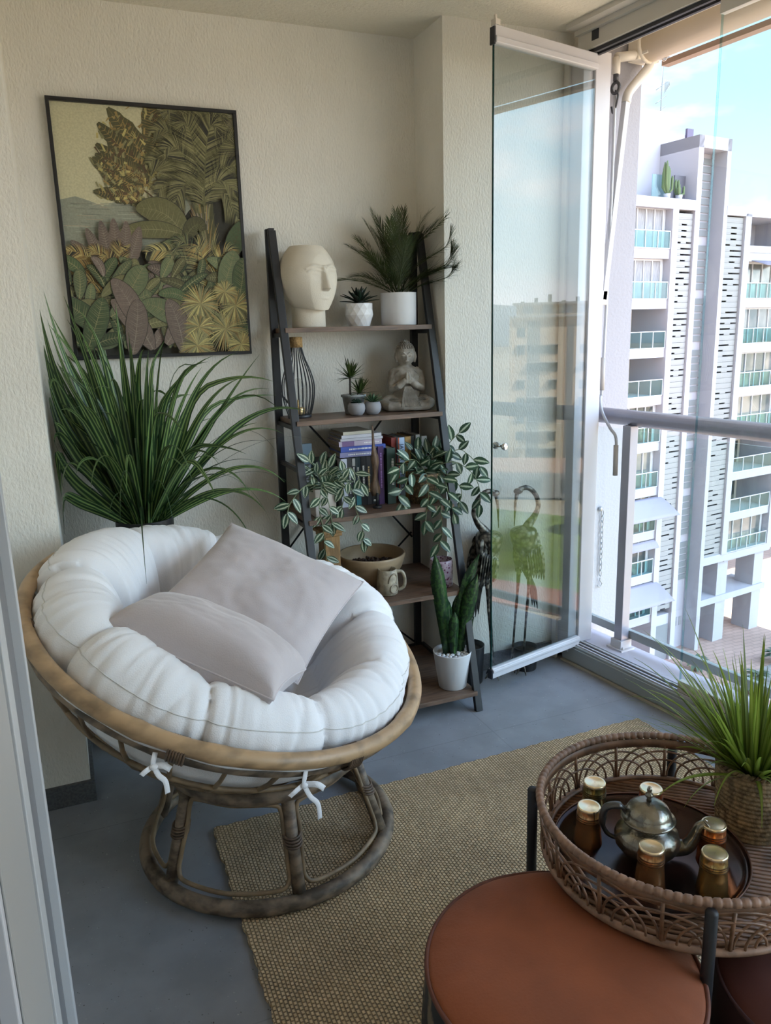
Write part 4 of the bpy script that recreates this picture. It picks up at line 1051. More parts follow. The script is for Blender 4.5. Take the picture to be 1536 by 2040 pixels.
for (x, y, lab, sd, mcol, n) in ((1.071, 2.886, 'tiny grey pot with dark rounded succulent, left of the pair', 3, leafmat('succ_dark', (0.015, 0.045, 0.028), (0, 0, 0), 0, 0.35), 30), (1.138, 2.884, 'tiny grey pot with pointed pale green succulent, right of the pair', 4, leafmat('succ_green', (0.06, 0.13, 0.06), (0, 0, 0), 0, 0.4), 22)):
    t_ = thing('mini_succulent', lab, 'potted plant', (x, y, z2))
    b = MB(); b.lathe([(0.018, 0), (0.022, 0.001), (0.031, 0.012), (0.0345, 0.026), (0.033, 0.040), (0.028, 0.050), (0.025, 0.049), (0.024, 0.044), (0.001, 0.044)], (x, y, z2), 32); b.build('pot', gc, t_)
    if sd == 3: rosette(t_, (x, y, z2 + 0.046), 40, 0.030, 0.0065, mcol, seed=sd, fat=0.002, up0=0.3, up1=1.3)
    else: rosette(t_, (x, y, z2 + 0.044), 26, 0.052, 0.0045, mcol, seed=sd, fat=0.0015, up0=0.5, up1=1.4, curve=0.15)

# praying statue
bm_ = mat('weathered_stone', (0.20, 0.175, 0.145), 0.75, nscale=26, namt=0.35, bump=0.0012, bscale=110, col2=(0.33, 0.30, 0.26), detail=6)
bu = thing('buddha_statue', 'grey-brown seated praying buddha statue on the second board', 'statue', (1.312, 2.945, z2))
b = MB(); c0 = Vector((1.312, 2.945, z2)); BR = rotz(R(-14))
def B_(x, y, z): return c0 + BR @ Vector((x, y, z))
b.ball(B_(0, 0.0, 0.016), (0.098, 0.050, 0.018), 28, 12, BR)
for sg in (-1, 1):
    b.tube([B_(sg * .035, .01, .04), B_(sg * .075, -.005, .036), B_(sg * .094, -.018, .028), B_(sg * .075, -.040, .022), B_(sg * .02, -.052, .020), B_(-sg * .025, -.052, .018)], [.030, .030, .025, .021, .018, .013], 14)
    b.ball(B_(-sg * .052, -.046, .018), (.024, .012, .011), 12, 8, BR)
    b.tube([B_(sg * .036, .004, .164), B_(sg * .052, .002, .152), B_(sg * .059, -.004, .122), B_(sg * .058, -.018, .092), B_(sg * .035, -.038, .104), B_(sg * .010, -.046, .126)], [.018, .021, .020, .019, .016, .012], 12)
    b.tube([B_(sg * .006, -.047, .112), B_(sg * .005, -.049, .135), B_(sg * .004, -.048, .158)], [.009, .009, .004], 8)
    for k in range(4): b.tube([B_(sg * .005, -.044 - k * .004, .130), B_(sg * .004, -.043 - k * .0035, .157 - k * .0022)], [.0032, .0022], 6)
    b.tube([B_(sg * .037, .0, .236), B_(sg * .040, -.002, .215), B_(sg * .035, -.004, .194)], [.006, .008, .006], 8)
b.lathe([(0.058, .03), (0.056, .06), (0.052, .10), (0.060, .128), (0.062, .148), (0.052, .168), (0.026, .182), (0.020, .20)], c0, 28, sy=.62, rot=BR)
b.ball(B_(0, 0.002, .222), (.036, .036, .044), 24, 16, BR)
b.ball(B_(0, 0.006, .236), (.038, .038, .036), 24, 16, BR)
b.ball(B_(0, 0.008, .266), (.020, .020, .017), 16, 10, BR)
b.ball(B_(0, -.033, .215), (.0052, .007, .011), 10, 8, BR)
b.ball(B_(0, -.034, .200), (.010, .005, .0032), 10, 6, BR)
for sg in (-1, 1):
    b.ball(B_(sg * .0135, -.0315, .222), (.009, .005, .0035), 10, 6, BR)
    b.tube([B_(sg * .004, -.0345, .226), B_(sg * .013, -.0350, .234), B_(sg * .025, -.0285, .229)], .0024, 6)
body = remesh(b.build('figure', bm_, bu), 0.0024, 2)
b = MB()
for i in range(7):
    z = .240 + i * .0056; r_ = .0385 * math.sqrt(max(0.02, 1 - ((z - .232) / .046) ** 2))
    for k in range(max(6, int(26 * r_ / .0385))):
        a = PI * 2 * k / max(6, int(26 * r_ / .0385)) + (i % 2) * .12
        if math.sin(a) * r_ < -.022 and z < .250: continue
        b.ball(B_(math.cos(a) * r_, math.sin(a) * r_ + .005, z), .0030, 6, 4)
for i in range(3):
    for k in range(9 - 3 * i):
        a = 2 * PI * k / (9 - 3 * i); r_ = .0185 - .006 * i; b.ball(B_(math.cos(a) * r_, math.sin(a) * r_ + .008, .273 + i * .005), .0028, 6, 4)
b.build('hair_curls', bm_, bu)
b = MB()
for k in range(15):
    t = k / 14
    b.tube(catmull([B_(lerp(-.012, .012, t), -.046, .10), B_(lerp(-.022, .03, t), -.053, .066), B_(lerp(-.03, .05, t), -.070, .020)], 4), .0016, 5)
for sg in (-1, 1):
    for k in range(6):
        b.tube(catmull([B_(sg * (.030 + k * .004), -.034 + k * .006, .165 - k * .004), B_(sg * (.052 + k * .003), -.022 + k * .004, .140), B_(sg * (.062 + k * .002), -.024 + k * .004, .108)], 4), .0015, 5)
        b.tube(catmull([B_(sg * .02, -.056 + k * .002, .034 + k * .003), B_(sg * .06, -.052 + k * .004, .036 + k * .004), B_(sg * .095, -.020 + k * .004, .034 + k * .003)], 4), .0015, 5)
b.build('robe_folds', bm_, bu)

# --- third board: books
z3 = LV[2]
def bookm(c, n): return mat('book_' + n, c, 0.5)
pap = mat('book_pages', (0.34, 0.27, 0.19), 0.9, nscale=300, namt=0.3, stretch=(0.05, 0.05, 1))
FONTM = mat('pale_lettering', (0.75, 0.75, 0.72), 0.6)
FONTD = mat('dark_lettering', (0.03, 0.05, 0.12), 0.6)
def book(label, grp, c, th, h, dep, cov, vertical=True, rz=0.0, txt=None, tcol=None, tsz=0.02, extra=None, tilt=0.0, spw=None, pages=None):
    """spine faces -y. c = centre of the spine foot"""
    t_ = thing('book', label, 'book', tuple(c), grp)
    Rm = Matrix.Rotation(rz, 3, 'Z')
    if vertical: dims = (th, dep, h)
    else: dims = (h, dep, th)
    M_ = lambda p: Vector(c) + Rm @ Vector(p)
    w, d_, hh = dims; e = 0.0018
    b = MB()
    if vertical:
        b.box(M_((0, e / 2, hh / 2)), (w, e, hh), Rm)
        for sg in (-1, 1): b.box(M_((sg * (w - e) / 2, d_ / 2 + e / 2, hh / 2)), (e, d_ - e, hh), Rm)
        b.build('cover', cov, t_, bevel=0.0006)
        b = MB(); b.box(M_((0, d_ / 2, hh / 2)), (w - 2 * e - 0.0004, d_ - 2 * e - 0.003, hh - 0.006), Rm); b.build('pages', pages or pap, t_)
    else:
        b.box(M_((0, e / 2, hh / 2)), (w, e, hh), Rm)
        for sg in (-1, 1): b.box(M_((0, d_ / 2 + e / 2, hh / 2 + sg * (hh - e) / 2)), (w, d_ - e, e), Rm)
        b.build('cover', cov, t_, bevel=0.0006)
        b = MB(); b.box(M_((0, d_ / 2, hh / 2)), (w - 0.006, d_ - 2 * e - 0.003, hh - 2 * e - 0.0004), Rm); b.build('pages', pages or pap, t_)
    if extra: extra(t_, M_, Rm, w, hh)
    if txt:
        base = Matrix(((0, 0, 1), (0, 1, 0), (-1, 0, 0)))
        if vertical:
            # reading downwards on the spine
            X = Rm @ Vector((0, 0, -1)); Y = Rm @ Vector((1, 0, 0)); Z = Rm @ Vector((0, -1, 0))
            text(txt, t_, 'spine_lettering', tcol or FONTM, M_((0, -0.0006, h * 0.55)), Matrix((X, Y, Z)).transposed(), tsz)
        else:
            X = Rm @ Vector((1, 0, 0)); Y = Rm @ Vector((0, 0, 1)); Z = Rm @ Vector((0, -1, 0))
            text(txt, t_, 'spine_lettering', tcol or FONTM, M_((0, -0.0006, th / 2)), Matrix((X, Y, Z)).transposed(), tsz)
    return t_
def bars(m, segs, wfrac=0.3, xo=0.0, vertical=True):
    """worn, unreadable title lines on a spine"""
    def f(t_, M_, Rm, w, hh):
        b = MB()
        for (a, c_) in segs:
            q = a
            while q < c_:
                l = rnd.uniform(0.002, 0.005)
                if vertical: b.box(M_((xo, -0.0002, hh * q)), (w * wfrac * rnd.uniform(.7, 1), 0.0006, l), Rm); q += (l + 0.0018) / hh
                else: b.box(M_((w * (q - .5), -0.0002, hh / 2)), (l, 0.0006, hh * wfrac * rnd.uniform(.7, 1)), Rm); q += (l + 0.0018) / w
        b.build('title_marks', m, t_)
    return f
g1 = 'books standing in a row on the third board'
ybk = 2.868
x = 0.990
rowb = [('thick white book standing first in the row beside the white pot', (0.50, 0.52, 0.60), 0.026, .196, None, None),
        ('black book with grey title marks, next to the white book', (0.012, 0.012, 0.015), 0.019, .200, FONTM, None),
        ('slim black book with a pale band on its spine, third from the white book', (0.02, 0.02, 0.026), 0.013, .199, FONTM, 'band'),
        ('teal-black book with teal foot, standing in the middle of the row', (0.012, 0.03, 0.04), 0.020, .199, FONTM, 'teal'),
        ('wide black book with white title marks, right of the teal-footed book', (0.008, 0.008, 0.010), 0.023, .200, FONTM, None),
        ('black paperback with gold title marks behind the dried leaf', (0.012, 0.010, 0.012), 0.020, .199, MATS['brass'], None),
        ('black book with small white emblem at the foot behind the dried leaf', (0.012, 0.010, 0.012), 0.022, .200, FONTM, 'dot')]
for i, (lab, c_, th, h, tm, ex) in enumerate(rowb):
    cm = bookm(c_, 'row%d' % i)
    def exf(t_, M_, Rm, w, hh, ex=ex, tm=tm):
        if tm: bars(tm, ((.28, .80),), .34)(t_, M_, Rm, w, hh)
        b = MB()
        if ex == 'band': b.box(M_((0, -0.0002, hh * .9)), (w * .96, .0006, .03), Rm); b.build('spine_band', mat('pale_band', (.4, .4, .38), .6), t_)
        if ex == 'teal': b.box(M_((0, -0.0002, hh * .2)), (w * .98, .0006, .07), Rm); b.build('spine_band', mat('teal_band', (.04, .22, .27), .6), t_)
        if ex == 'dot': b.ball(M_((0, 0, hh * .08)), (.005, .0006, .005), 10, 6); b.build('emblem', FONTM, t_)
    book(lab, g1, (x + th / 2, ybk, z3), th, h, 0.135, cm, extra=exf, rz=R(0))
    x += th + 0.0012
book('deep purple hardback standing right of the black books', g1, (1.1545, 2.852, z3), 0.024, 0.236, 0.16, bookm((0.055, 0.012, 0.09), 'purple'), extra=bars(mat('purple_letters', (.35, .2, .5), .6), ((.3, .9),), .3))
def greenx(t_, M_, Rm, w, hh): bars(FONTM, ((.35, .82),), .3, .006)(t_, M_, Rm, w, hh)
book('dark green thick hardback standing right of the purple book', g1, (1.193, 2.838, z3), 0.036, 0.228, 0.15, bookm((0.010, 0.035, 0.022), 'green'), extra=greenx)
book('black book with red upper spine between green and orange books', g1, (1.226, 2.885, z3), 0.022, 0.262, 0.14, bookm((0.22, 0.02, 0.012), 'red'), extra=lambda t_, M_, Rm, w, hh: (MB().box(M_((-.002, -0.0002, hh * .60)), (w * .8, .0006, hh * .45), Rm).build('dark_panel', bookm((.02, .012, .012), 'rd'), t_)))
def jc(t_, M_, Rm, w, hh):
    b = MB(); b.box(M_((-w * .42, -0.0003, hh / 2)), (w * .16, .0008, hh), Rm); b.build('orange_edge', bookm((.50, .09, .02), 'or'), t_)
book('pale blue paperback lettered JAVIER with orange edge on the third board', g1, (1.254, 2.872, z3), 0.028, 0.262, 0.14, bookm((0.40, 0.52, 0.72), 'pblue'), txt='JAVIER CASTILLO', tcol=FONTD, tsz=0.024, extra=jc)
book('ochre book standing right of the pale blue paperback', g1, (1.287, 2.880, z3), 0.026, 0.262, 0.14, bookm((0.36, 0.21, 0.06), 'ochre'), extra=bars(mat('ochre_letters', (.12, .07, .03), .6), ((.45, .85),), .3))
book('black book set back between the ochre and white books', g1, (1.314, 2.895, z3), 0.016, 0.262, 0.14, bookm((0.012, 0.012, 0.012), 'bkx'))
book('slim white book behind the wicker plant pot', g1, (1.336, 2.890, z3), 0.018, 0.265, 0.14, bookm((0.42, 0.42, 0.40), 'w2'))
book('larger white book rightmost of the row behind the wicker plant pot', g1, (1.372, 2.905, z3), 0.024, 0.255, 0.14, bookm((0.40, 0.41, 0.40), 'w3'))
g2 = 'books lying stacked on top of the standing row'
zs = z3 + 0.2015
stack = [('lilac-blue paperback at the bottom of the lying stack', .0195, (0.20, 0.20, 0.36), .187, 0.0), ('bright blue book second from the bottom of the lying stack', .0215, (0.035, 0.075, 0.36), .190, 0.006), ('pale lilac book with purple panel in the middle of the lying stack', .0205, (0.42, 0.36, 0.46), .182, -0.004), ('thin black-edged white book third from the top of the lying stack', .010, (0.45, 0.45, 0.50), .180, 0.003), ('white book second from the top of the lying stack', .0125, (0.52, 0.52, 0.57), .170, 0.004), ('slim cream book topmost of the lying stack', .0125, (0.50, 0.47, 0.38), .122, -0.012)]
for i, (lab, th, c_, w, dx) in enumerate(stack):
    def sx(t_, M_, Rm, w_, hh, i=i):
        if i in (0, 1): bars(FONTM, ((.2, .8),), .3, 0, False)(t_, M_, Rm, w_, hh)
        if i == 2: MB().box(M_((-.052, -.0003, hh / 2)), (.05, .0008, hh), Rm).build('purple_panel', bookm((.16, .09, .22), 'pp'), t_); bars(FONTM, ((.6, .92),), .25, 0, False)(t_, M_, Rm, w_, hh)
    book(lab, g2, (1.080 + dx, 2.862 + 0.003 * i, zs), th, w, 0.150, bookm(c_, 'st%d' % i), vertical=False, rz=R(-1.5 + i * .6), extra=sx)
    zs += th + 0.0005
# blue picture frame card at the left end of the third board
fr = thing('small_framed_photo', 'small blue framed photo standing at the left end of the third board', 'photo frame', (0.85, 2.93, z3))
Rz = rotz(R(8))
b = MB(); b.box((0.862, 2.93, z3 + 0.13), (0.062, 0.010, 0.26), Rz); b.build('frame', mat('dull_blue', (0.06, 0.11, 0.16), .5), fr, bevel=.001)
b = MB(); b.box((0.862, 2.924, z3 + 0.105), (0.045, 0.003, 0.15), Rz); b.build('photo', mat('photo_paper', (0.30, 0.32, 0.36), .4, nscale=40, namt=.9, ramp=(.45, .55)), fr)
b = MB(); b.box2((0.90, 2.90, z3), (0.985, 3.02, z3 + 0.19)); o = b.build('storage_box', mat('dark_box', (0.02, 0.022, 0.024), .6), None, bevel=.003); tag(o, 'dark box between the small photo frame and the standing books', 'box')

# dried leaf decoration in front of the books
dl = thing('dried_leaf_ornament', 'tall brown curled dried leaf ornament standing before the black books', 'ornament', (1.110, 2.80, z3))
b = MB()
pth = catmull([(1.114, 2.800, z3 + .05), (1.108, 2.800, z3 + .11), (1.112, 2.797, z3 + .18), (1.104, 2.797, z3 + .25), (1.103, 2.800, z3 + .328)], 7)
n_ = len(pth); ws = [0.019 * (0.9 + .25 * math.sin(i * .5)) * (1 - (i / n_) ** 2.2) + .0004 for i in range(n_)]
b.blade(pth, ws, (0.1, -1, 0), -.5); b.build('leaf', mat('dry_leaf', (0.16, 0.095, 0.055), .5, nscale=30, namt=.6, stretch=(3, 3, 1), bump=.002, bscale=60), dl, thick=.002)
b = MB(); b.tube([(1.112, 2.800, z3 + .008), (1.114, 2.800, z3 + .06)], .006, 8); b.lathe([(.018, 0), (.018, .008), (.001, .009)], (1.112, 2.80, z3), 20); b.build('stand', blk, dl)

# trailing plants
trad = leafmat('trailing_leaf', (0.035, 0.085, 0.045), (0.50, 0.56, 0.42), 2, 0.4)
trad2 = leafmat('trailing_leaf_mid', (0.03, 0.075, 0.04), (0.46, 0.54, 0.40), 1, 0.4, half=0.16)
vine_m = mat('vine', (0.16, 0.20, 0.10), .6)
def oval_leaf(b, base, d_, nrm, L_, w, tone=1.0, bend=0.18):
    d_ = Vector(d_).normalized(); nrm = Vector(nrm); nrm = (nrm - d_ * nrm.dot(d_)).normalized()
    p = [Vector(base) + d_ * L_ * t - nrm * (bend * L_ * t * t) for t in (0, .12, .3, .5, .7, .88, 1)]
    b.blade(p, [w * .15, w * .62, w * .95, w, w * .78, w * .4, w * .02], nrm, .22, (tone,) * 3)
def vine(bl, bs, pts, q, L_=.058, w=.0145, every=1):
    P_ = catmull(pts, 5); bs.tube(P_, .0017, 5)
    tot = 0; last = -1; sd = 1
    for i in range(1, len(P_)):
        tot += (P_[i] - P_[i - 1]).length
        if tot - last > .026:
            last = tot; T = (P_[i] - P_[i - 1]).normalized(); sd = -sd
            cam_d = (Vector((0, 0, 1.5)) - P_[i]).normalized()
            side = T.cross(cam_d).normalized() * sd
            d_ = (side * q.uniform(.6, 1) + T * q.uniform(.2, .8) + Vector((0, q.uniform(-.5, .1), -.25))).normalized()
            nrm = (Vector((q.uniform(-.5, .3), -1, q.uniform(.1, .9))))
            oval_leaf(bl, P_[i], d_, nrm, L_ * q.uniform(.7, 1.1), w * q.uniform(.85, 1.1), q.uniform(.7, 1.25))
    T = (P_[-1] - P_[-2]).normalized(); oval_leaf(bl, P_[-1], T, (-.2, -1, .4), L_, w)
def bushy(bl, c, r, n, q, L_=.055, w=.0145, up=(.1, 1.3)):
    for i in range(n):
        a = q.uniform(0, 2 * PI); el = q.uniform(*up); d_ = Vector((math.cos(a) * math.cos(el), math.sin(a) * math.cos(el), math.sin(el)))
        base = Vector(c) + Vector((d_.x * r[0], d_.y * r[1], d_.z * r[2])) * q.uniform(.35, 1)
        dd = (d_ + Vector((q.uniform(-.5, .5), q.uniform(-.5, .5), q.uniform(-.2, .3)))).normalized()
        oval_leaf(bl, base, dd, Vector((q.uniform(-.4, .4), -.6, 1)), L_ * q.uniform(.7, 1.15), w * q.uniform(.8, 1.1), q.uniform(.6, 1.2))
tp = thing('trailing_planter', 'square white pot with striped trailing plant at the left of the third board', 'potted plant', (0.88, 2.79, z3))
b = MB(); b.poly([(0.842, 2.752, z3), (0.925, 2.752, z3), (0.925, 2.835, z3), (0.842, 2.835, z3)], .108, (0, 0, 1)); b.build('pot', mat('cream_pot', (0.55, 0.50, 0.45), .6), tp, bevel=.003)
q = random.Random(11); bl = MB(); bs = MB()
tc_ = Vector((0.884, 2.79, z3 + .11))
bushy(bl, tc_, (.075, .05, .09), 34, q)
for pts in ([tc_, (0.865, 2.735, .94), (0.845, 2.715, .86), (0.855, 2.71, .78), (0.86, 2.715, .70), (0.875, 2.72, .63)], [tc_, (0.80, 2.72, .95), (0.735, 2.70, .90), (0.715, 2.69, .86)], [tc_, (0.95, 2.735, .96), (0.985, 2.72, .90), (0.99, 2.715, .84), (1.01, 2.712, .78), (1.015, 2.71, .72)], [tc_, (0.935, 2.745, .95), (0.95, 2.73, .90), (0.935, 2.72, .85)], [tc_, (0.87, 2.73, .95), (0.885, 2.712, .86), (0.89, 2.71, .80)], [tc_, (0.98, 2.77, .99), (1.01, 2.76, .97), (1.03, 2.75, .93)], [tc_, (0.86, 2.78, 1.0), (0.83, 2.77, 1.03)]):
    vine(bl, bs, pts, q)
bl.build('foliage', trad, tp); bs.build('vine_stems', vine_m, tp)
wp = thing('trailing_planter', 'woven brown pot with striped trailing plant at the right of the third board', 'potted plant', (1.328, 2.815, z3))
wick = mat('woven_brown', (0.30, 0.19, 0.085), .75, nscale=90, namt=.75, kind='voronoi', bump=.003, bscale=150, ramp=(.1, .5))
b = MB(); b.lathe([(.056, 0), (.060, .003), (.067, .06), (.068, .12), (.064, .124), (.062, .11), (.001, .11)], (1.328, 2.815, z3), 48, fn=lambda a, z: 1 + .012 * math.sin(a * 24)); b.build('pot', wick, wp)
q = random.Random(17); bl = MB(); bs = MB(); wc = Vector((1.33, 2.81, z3 + .125))
bushy(bl, wc, (.12, .06, .11), 54, q)
for pts in ([wc, (1.335, 2.73, .90), (1.345, 2.71, .83), (1.345, 2.70, .76), (1.345, 2.70, .69), (1.33, 2.70, .66)], [wc, (1.30, 2.73, .93), (1.30, 2.72, .86), (1.285, 2.71, .80), (1.28, 2.71, .76)], [wc, (1.42, 2.75, .98), (1.50, 2.73, .93), (1.53, 2.72, .86), (1.53, 2.72, .80)], [wc, (1.40, 2.75, .93), (1.45, 2.73, .87), (1.44, 2.72, .82)], [wc, (1.24, 2.75, .95), (1.20, 2.73, .90), (1.17, 2.72, .88), (1.19, 2.72, .84)], [wc, (1.45, 2.78, 1.02), (1.50, 2.76, 1.0), (1.54, 2.74, .95)], [wc, (1.37, 2.73, .92), (1.385, 2.71, .85), (1.40, 2.70, .78)], [wc, (1.26, 2.75, 1.0), (1.21, 2.74, 1.0), (1.18, 2.735, .97)], [wc, (1.44, 2.79, 1.06), (1.47, 2.78, 1.09)]):
    vine(bl, bs, pts, q, .062, .0155)
bl.build('foliage', trad2, wp); bs.build('vine_stems', vine_m, wp)

# --- fourth board
z4 = LV[1]
wc_m = mat('mango_wood', (0.40, 0.225, 0.085), .6, nscale=10, namt=.45, stretch=(4, 4, 1), bump=.001, bscale=60)
ped = thing('wooden_candle_pillar', 'square honey-coloured wooden candle pillar left of the wooden bowl', 'candle holder', (0.925, 2.86, z4))
b = MB(); b.box((0.925, 2.86, z4 + .125), (.066, .066, .25), rotz(.12)); b.build('column', wc_m, ped, bevel=.004)
b = MB(); b.box((0.925, 2.86, z4 + .256), (.098, .098, .014), rotz(.12)); b.box((0.925, 2.86, z4 + .240), (.080, .080, .014), rotz(.12)); b.build('cap', wc_m, ped, bevel=.003)
b = MB(); b.box((0.925, 2.86, z4 + .01), (.092, .092, .02), rotz(.12)); b.build('foot', wc_m, ped, bevel=.003)
bw = thing('wooden_bowl', 'large round pale wooden bowl with brown potpourri on the fourth board', 'bowl', (1.108, 2.868, z4))
bwm = mat('bowl_wood', (0.36, 0.26, 0.155), .5, nscale=6, namt=.35, stretch=(1, 1, 3), detail=5)
b = MB(); b.lathe([(.045, 0), (.055, .003), (.095, .035), (.124, .08), (.138, .128), (.136, .135), (.129, .134), (.116, .085), (.088, .042), (.045, .016), (.001, .014)], (1.108, 2.868, z4), 64); b.build('bowl', bwm, bw)
b = MB()
for i in range(230):
    a = rnd.uniform(0, 2 * PI); r_ = .112 * math.sqrt(rnd.random()); s_ = rnd.uniform(.004, .011)
    b.ball((1.108 + r_ * math.cos(a), 2.868 + r_ * math.sin(a), z4 + .078 + .022 * (1 - r_ / .112) + rnd.uniform(-.006, .006)), (s_, s_ * rnd.uniform(.5, 1), s_ * rnd.uniform(.4, .9)), 6, 4, Matrix.Rotation(rnd.uniform(0, 3), 3, Vector((rnd.random(), rnd.random(), rnd.random() + .1)).normalized()))
o = b.build('potpourri', mat('potpourri', (0.075, 0.038, 0.025), .8, nscale=60, namt=.6)); tag(o, 'heap of dark brown dried potpourri in the wooden bowl', 'potpourri', kind='stuff')
mg = thing('stoneware_mug', 'speckled beige stoneware mug with rounded relief and handle on the fourth board', 'mug', (1.123, 2.722, z4))
mgm = mat('speckled_stoneware', (0.40, 0.35, 0.26), .4, nscale=34, namt=.45, bump=.0015, bscale=80, ramp=(.42, .6))
mc_ = Vector((1.115, 2.722, z4))
b = MB(); b.lathe([(.034, 0), (.040, .004), (.043, .03), (.041, .07), (.037, .100), (.035, .104), (.032, .102), (.033, .07), (.034, .03), (.001, .012)], mc_, 40); b.build('body', mgm, mg)
b = MB(); b.tube(catmull([mc_ + Vector(p) for p in ((.034, -.012, .092), (.056, -.018, .088), (.066, -.02, .060), (.062, -.02, .028), (.040, -.014, .014))], 6), [.007] * 25, 10); b.build('handle', mgm, mg)
b = MB()
b.ring(mc_ + Vector((.012, -.038, .030)), .017, .0040, (.25, -1, 0), 24, 6); b.ball(mc_ + Vector((.010, -.036, .030)), (.012, .004, .012), 12, 8)
b.tube(catmull([mc_ + Vector(p) for p in ((-.012, -.039, .055), (-.004, -.042, .080), (.014, -.039, .090), (.026, -.030, .075), (.020, -.036, .052))], 5), .0034, 6)
b.build('relief', mat('relief_glaze', (0.27, 0.23, 0.17), .35), mg)
cj = thing('mosaic_candle_jar', 'purple and silver mosaic glass candle jar on the fourth board', 'candle jar', (1.388, 2.735, z4))
cjm = mat('mosaic', (0.10, 0.02, 0.05), .25, nscale=85, kind='voronoi', col2=(0.34, 0.27, 0.32), ramp=(.22, .5), bump=.001, bscale=100)
jc_ = Vector((1.352, 2.72, z4))
b = MB(); b.lathe([(.043, 0), (.046, .003), (.047, .10), (.045, .112), (.042, .112), (.042, .02), (.001, .02)], jc_, 40); b.build('jar', cjm, cj)
b = MB(); b.lathe([(.041, .02), (.041, .085), (.001, .088)], jc_, 32); b.build('candle', mat('wax', (.62, .58, .56), .5), cj)
# keep the candle jar origin on the jar
# --- bottom board snake plant
z5 = LV[0]
sn = thing('snake_plant', 'white conical pot with dark mottled snake plant and white pebbles on the bottom board', 'potted plant', (1.345, 2.615, z5))
sc_ = Vector((1.345, 2.615, z5))
b = MB(); b.lathe([(.052, 0), (.056, .003), (.0775, .150), (.0785, .153), (.075, .154), (.073, .135), (.001, .135)], sc_, 56); b.build('pot', whm, sn)
pbm = mat('white_pebbles', (0.60, 0.60, 0.60), .5)
for i in range(46):
    a = i * 2.4; r_ = .064 * math.sqrt((i + .5) / 46); s_ = rnd.uniform(.007, .012)
    b = MB(); b.ball(sc_ + Vector((r_ * math.cos(a), r_ * math.sin(a), .138 + rnd.uniform(0, .006))), (s_, s_ * .8, s_ * .6), 10, 7, rotz(rnd.uniform(0, 3))); b.build('pebble', pbm, sn)
snm = leafmat('snake_leaf', (0.012, 0.038, 0.016), (0.03, 0.07, 0.03), 0, .35)
def mottled(m):
    n = m.node_tree.nodes; L = m.node_tree.links; b_ = n['Principled BSDF']; src = b_.inputs['Base Color'].links[0].from_socket
    t = n.new('ShaderNodeTexCoord'); mp_ = n.new('ShaderNodeMapping'); mp_.inputs['Scale'].default_value = (1, 1, .8); x = n.new('ShaderNodeTexNoise'); x.inputs['Scale'].default_value = 95; x.inputs['Detail'].default_value = 3
    L.new(t.outputs['Object'], mp_.inputs[0]); L.new(mp_.outputs[0], x.inputs['Vector']); rp = n.new('ShaderNodeValToRGB'); rp.color_ramp.elements[0].position = .50; rp.color_ramp.elements[1].position = .56; L.new(x.outputs[0], rp.inputs[0])
    mx_ = n.new('ShaderNodeMixRGB'); mx_.inputs[2].default_value = (.045, .115, .030, 1); L.new(rp.outputs[0], mx_.inputs[0]); L.new(src, mx_.inputs[1]); L.new(mx_.outputs[0], b_.inputs['Base Color'])
mottled(snm)
for (bx, by, tx, ty, tz, w, sd) in ((-.02, 0, -.078, -.01, .572, .030, 0), (.012, .008, .120, -.01, .545, .031, 1), (.028, -.012, .100, -.03, .470, .029, 2), (-.004, .0, -.035, .02, .40, .028, 3), (.02, .02, .055, .02, .40, .026, 4), (0.0, -.02, -.005, -.035, .33, .022, 5)):
    b = MB(); P_ = bez(sc_ + Vector((bx, by, .13)), sc_ + Vector((lerp(bx, tx, .35), lerp(by, ty, .4), lerp(.13, tz, .55))), sc_ + Vector((tx, ty, tz)), 14)
    wv = [w * (.42 + .62 * math.sin(PI * min(1, t * .62 + .05))) * (1 if t < .72 else max(.01, 1 - ((t - .72) / .28) ** 1.5)) for t in [i / 13 for i in range(14)]]
    b.blade(P_, wv, Vector((rnd.uniform(-.4, .4), -1, 0)), -.45, (1 + .25 * rnd.uniform(-1, 1),) * 3); b.build('leaf', snm, sn, thick=.0025)
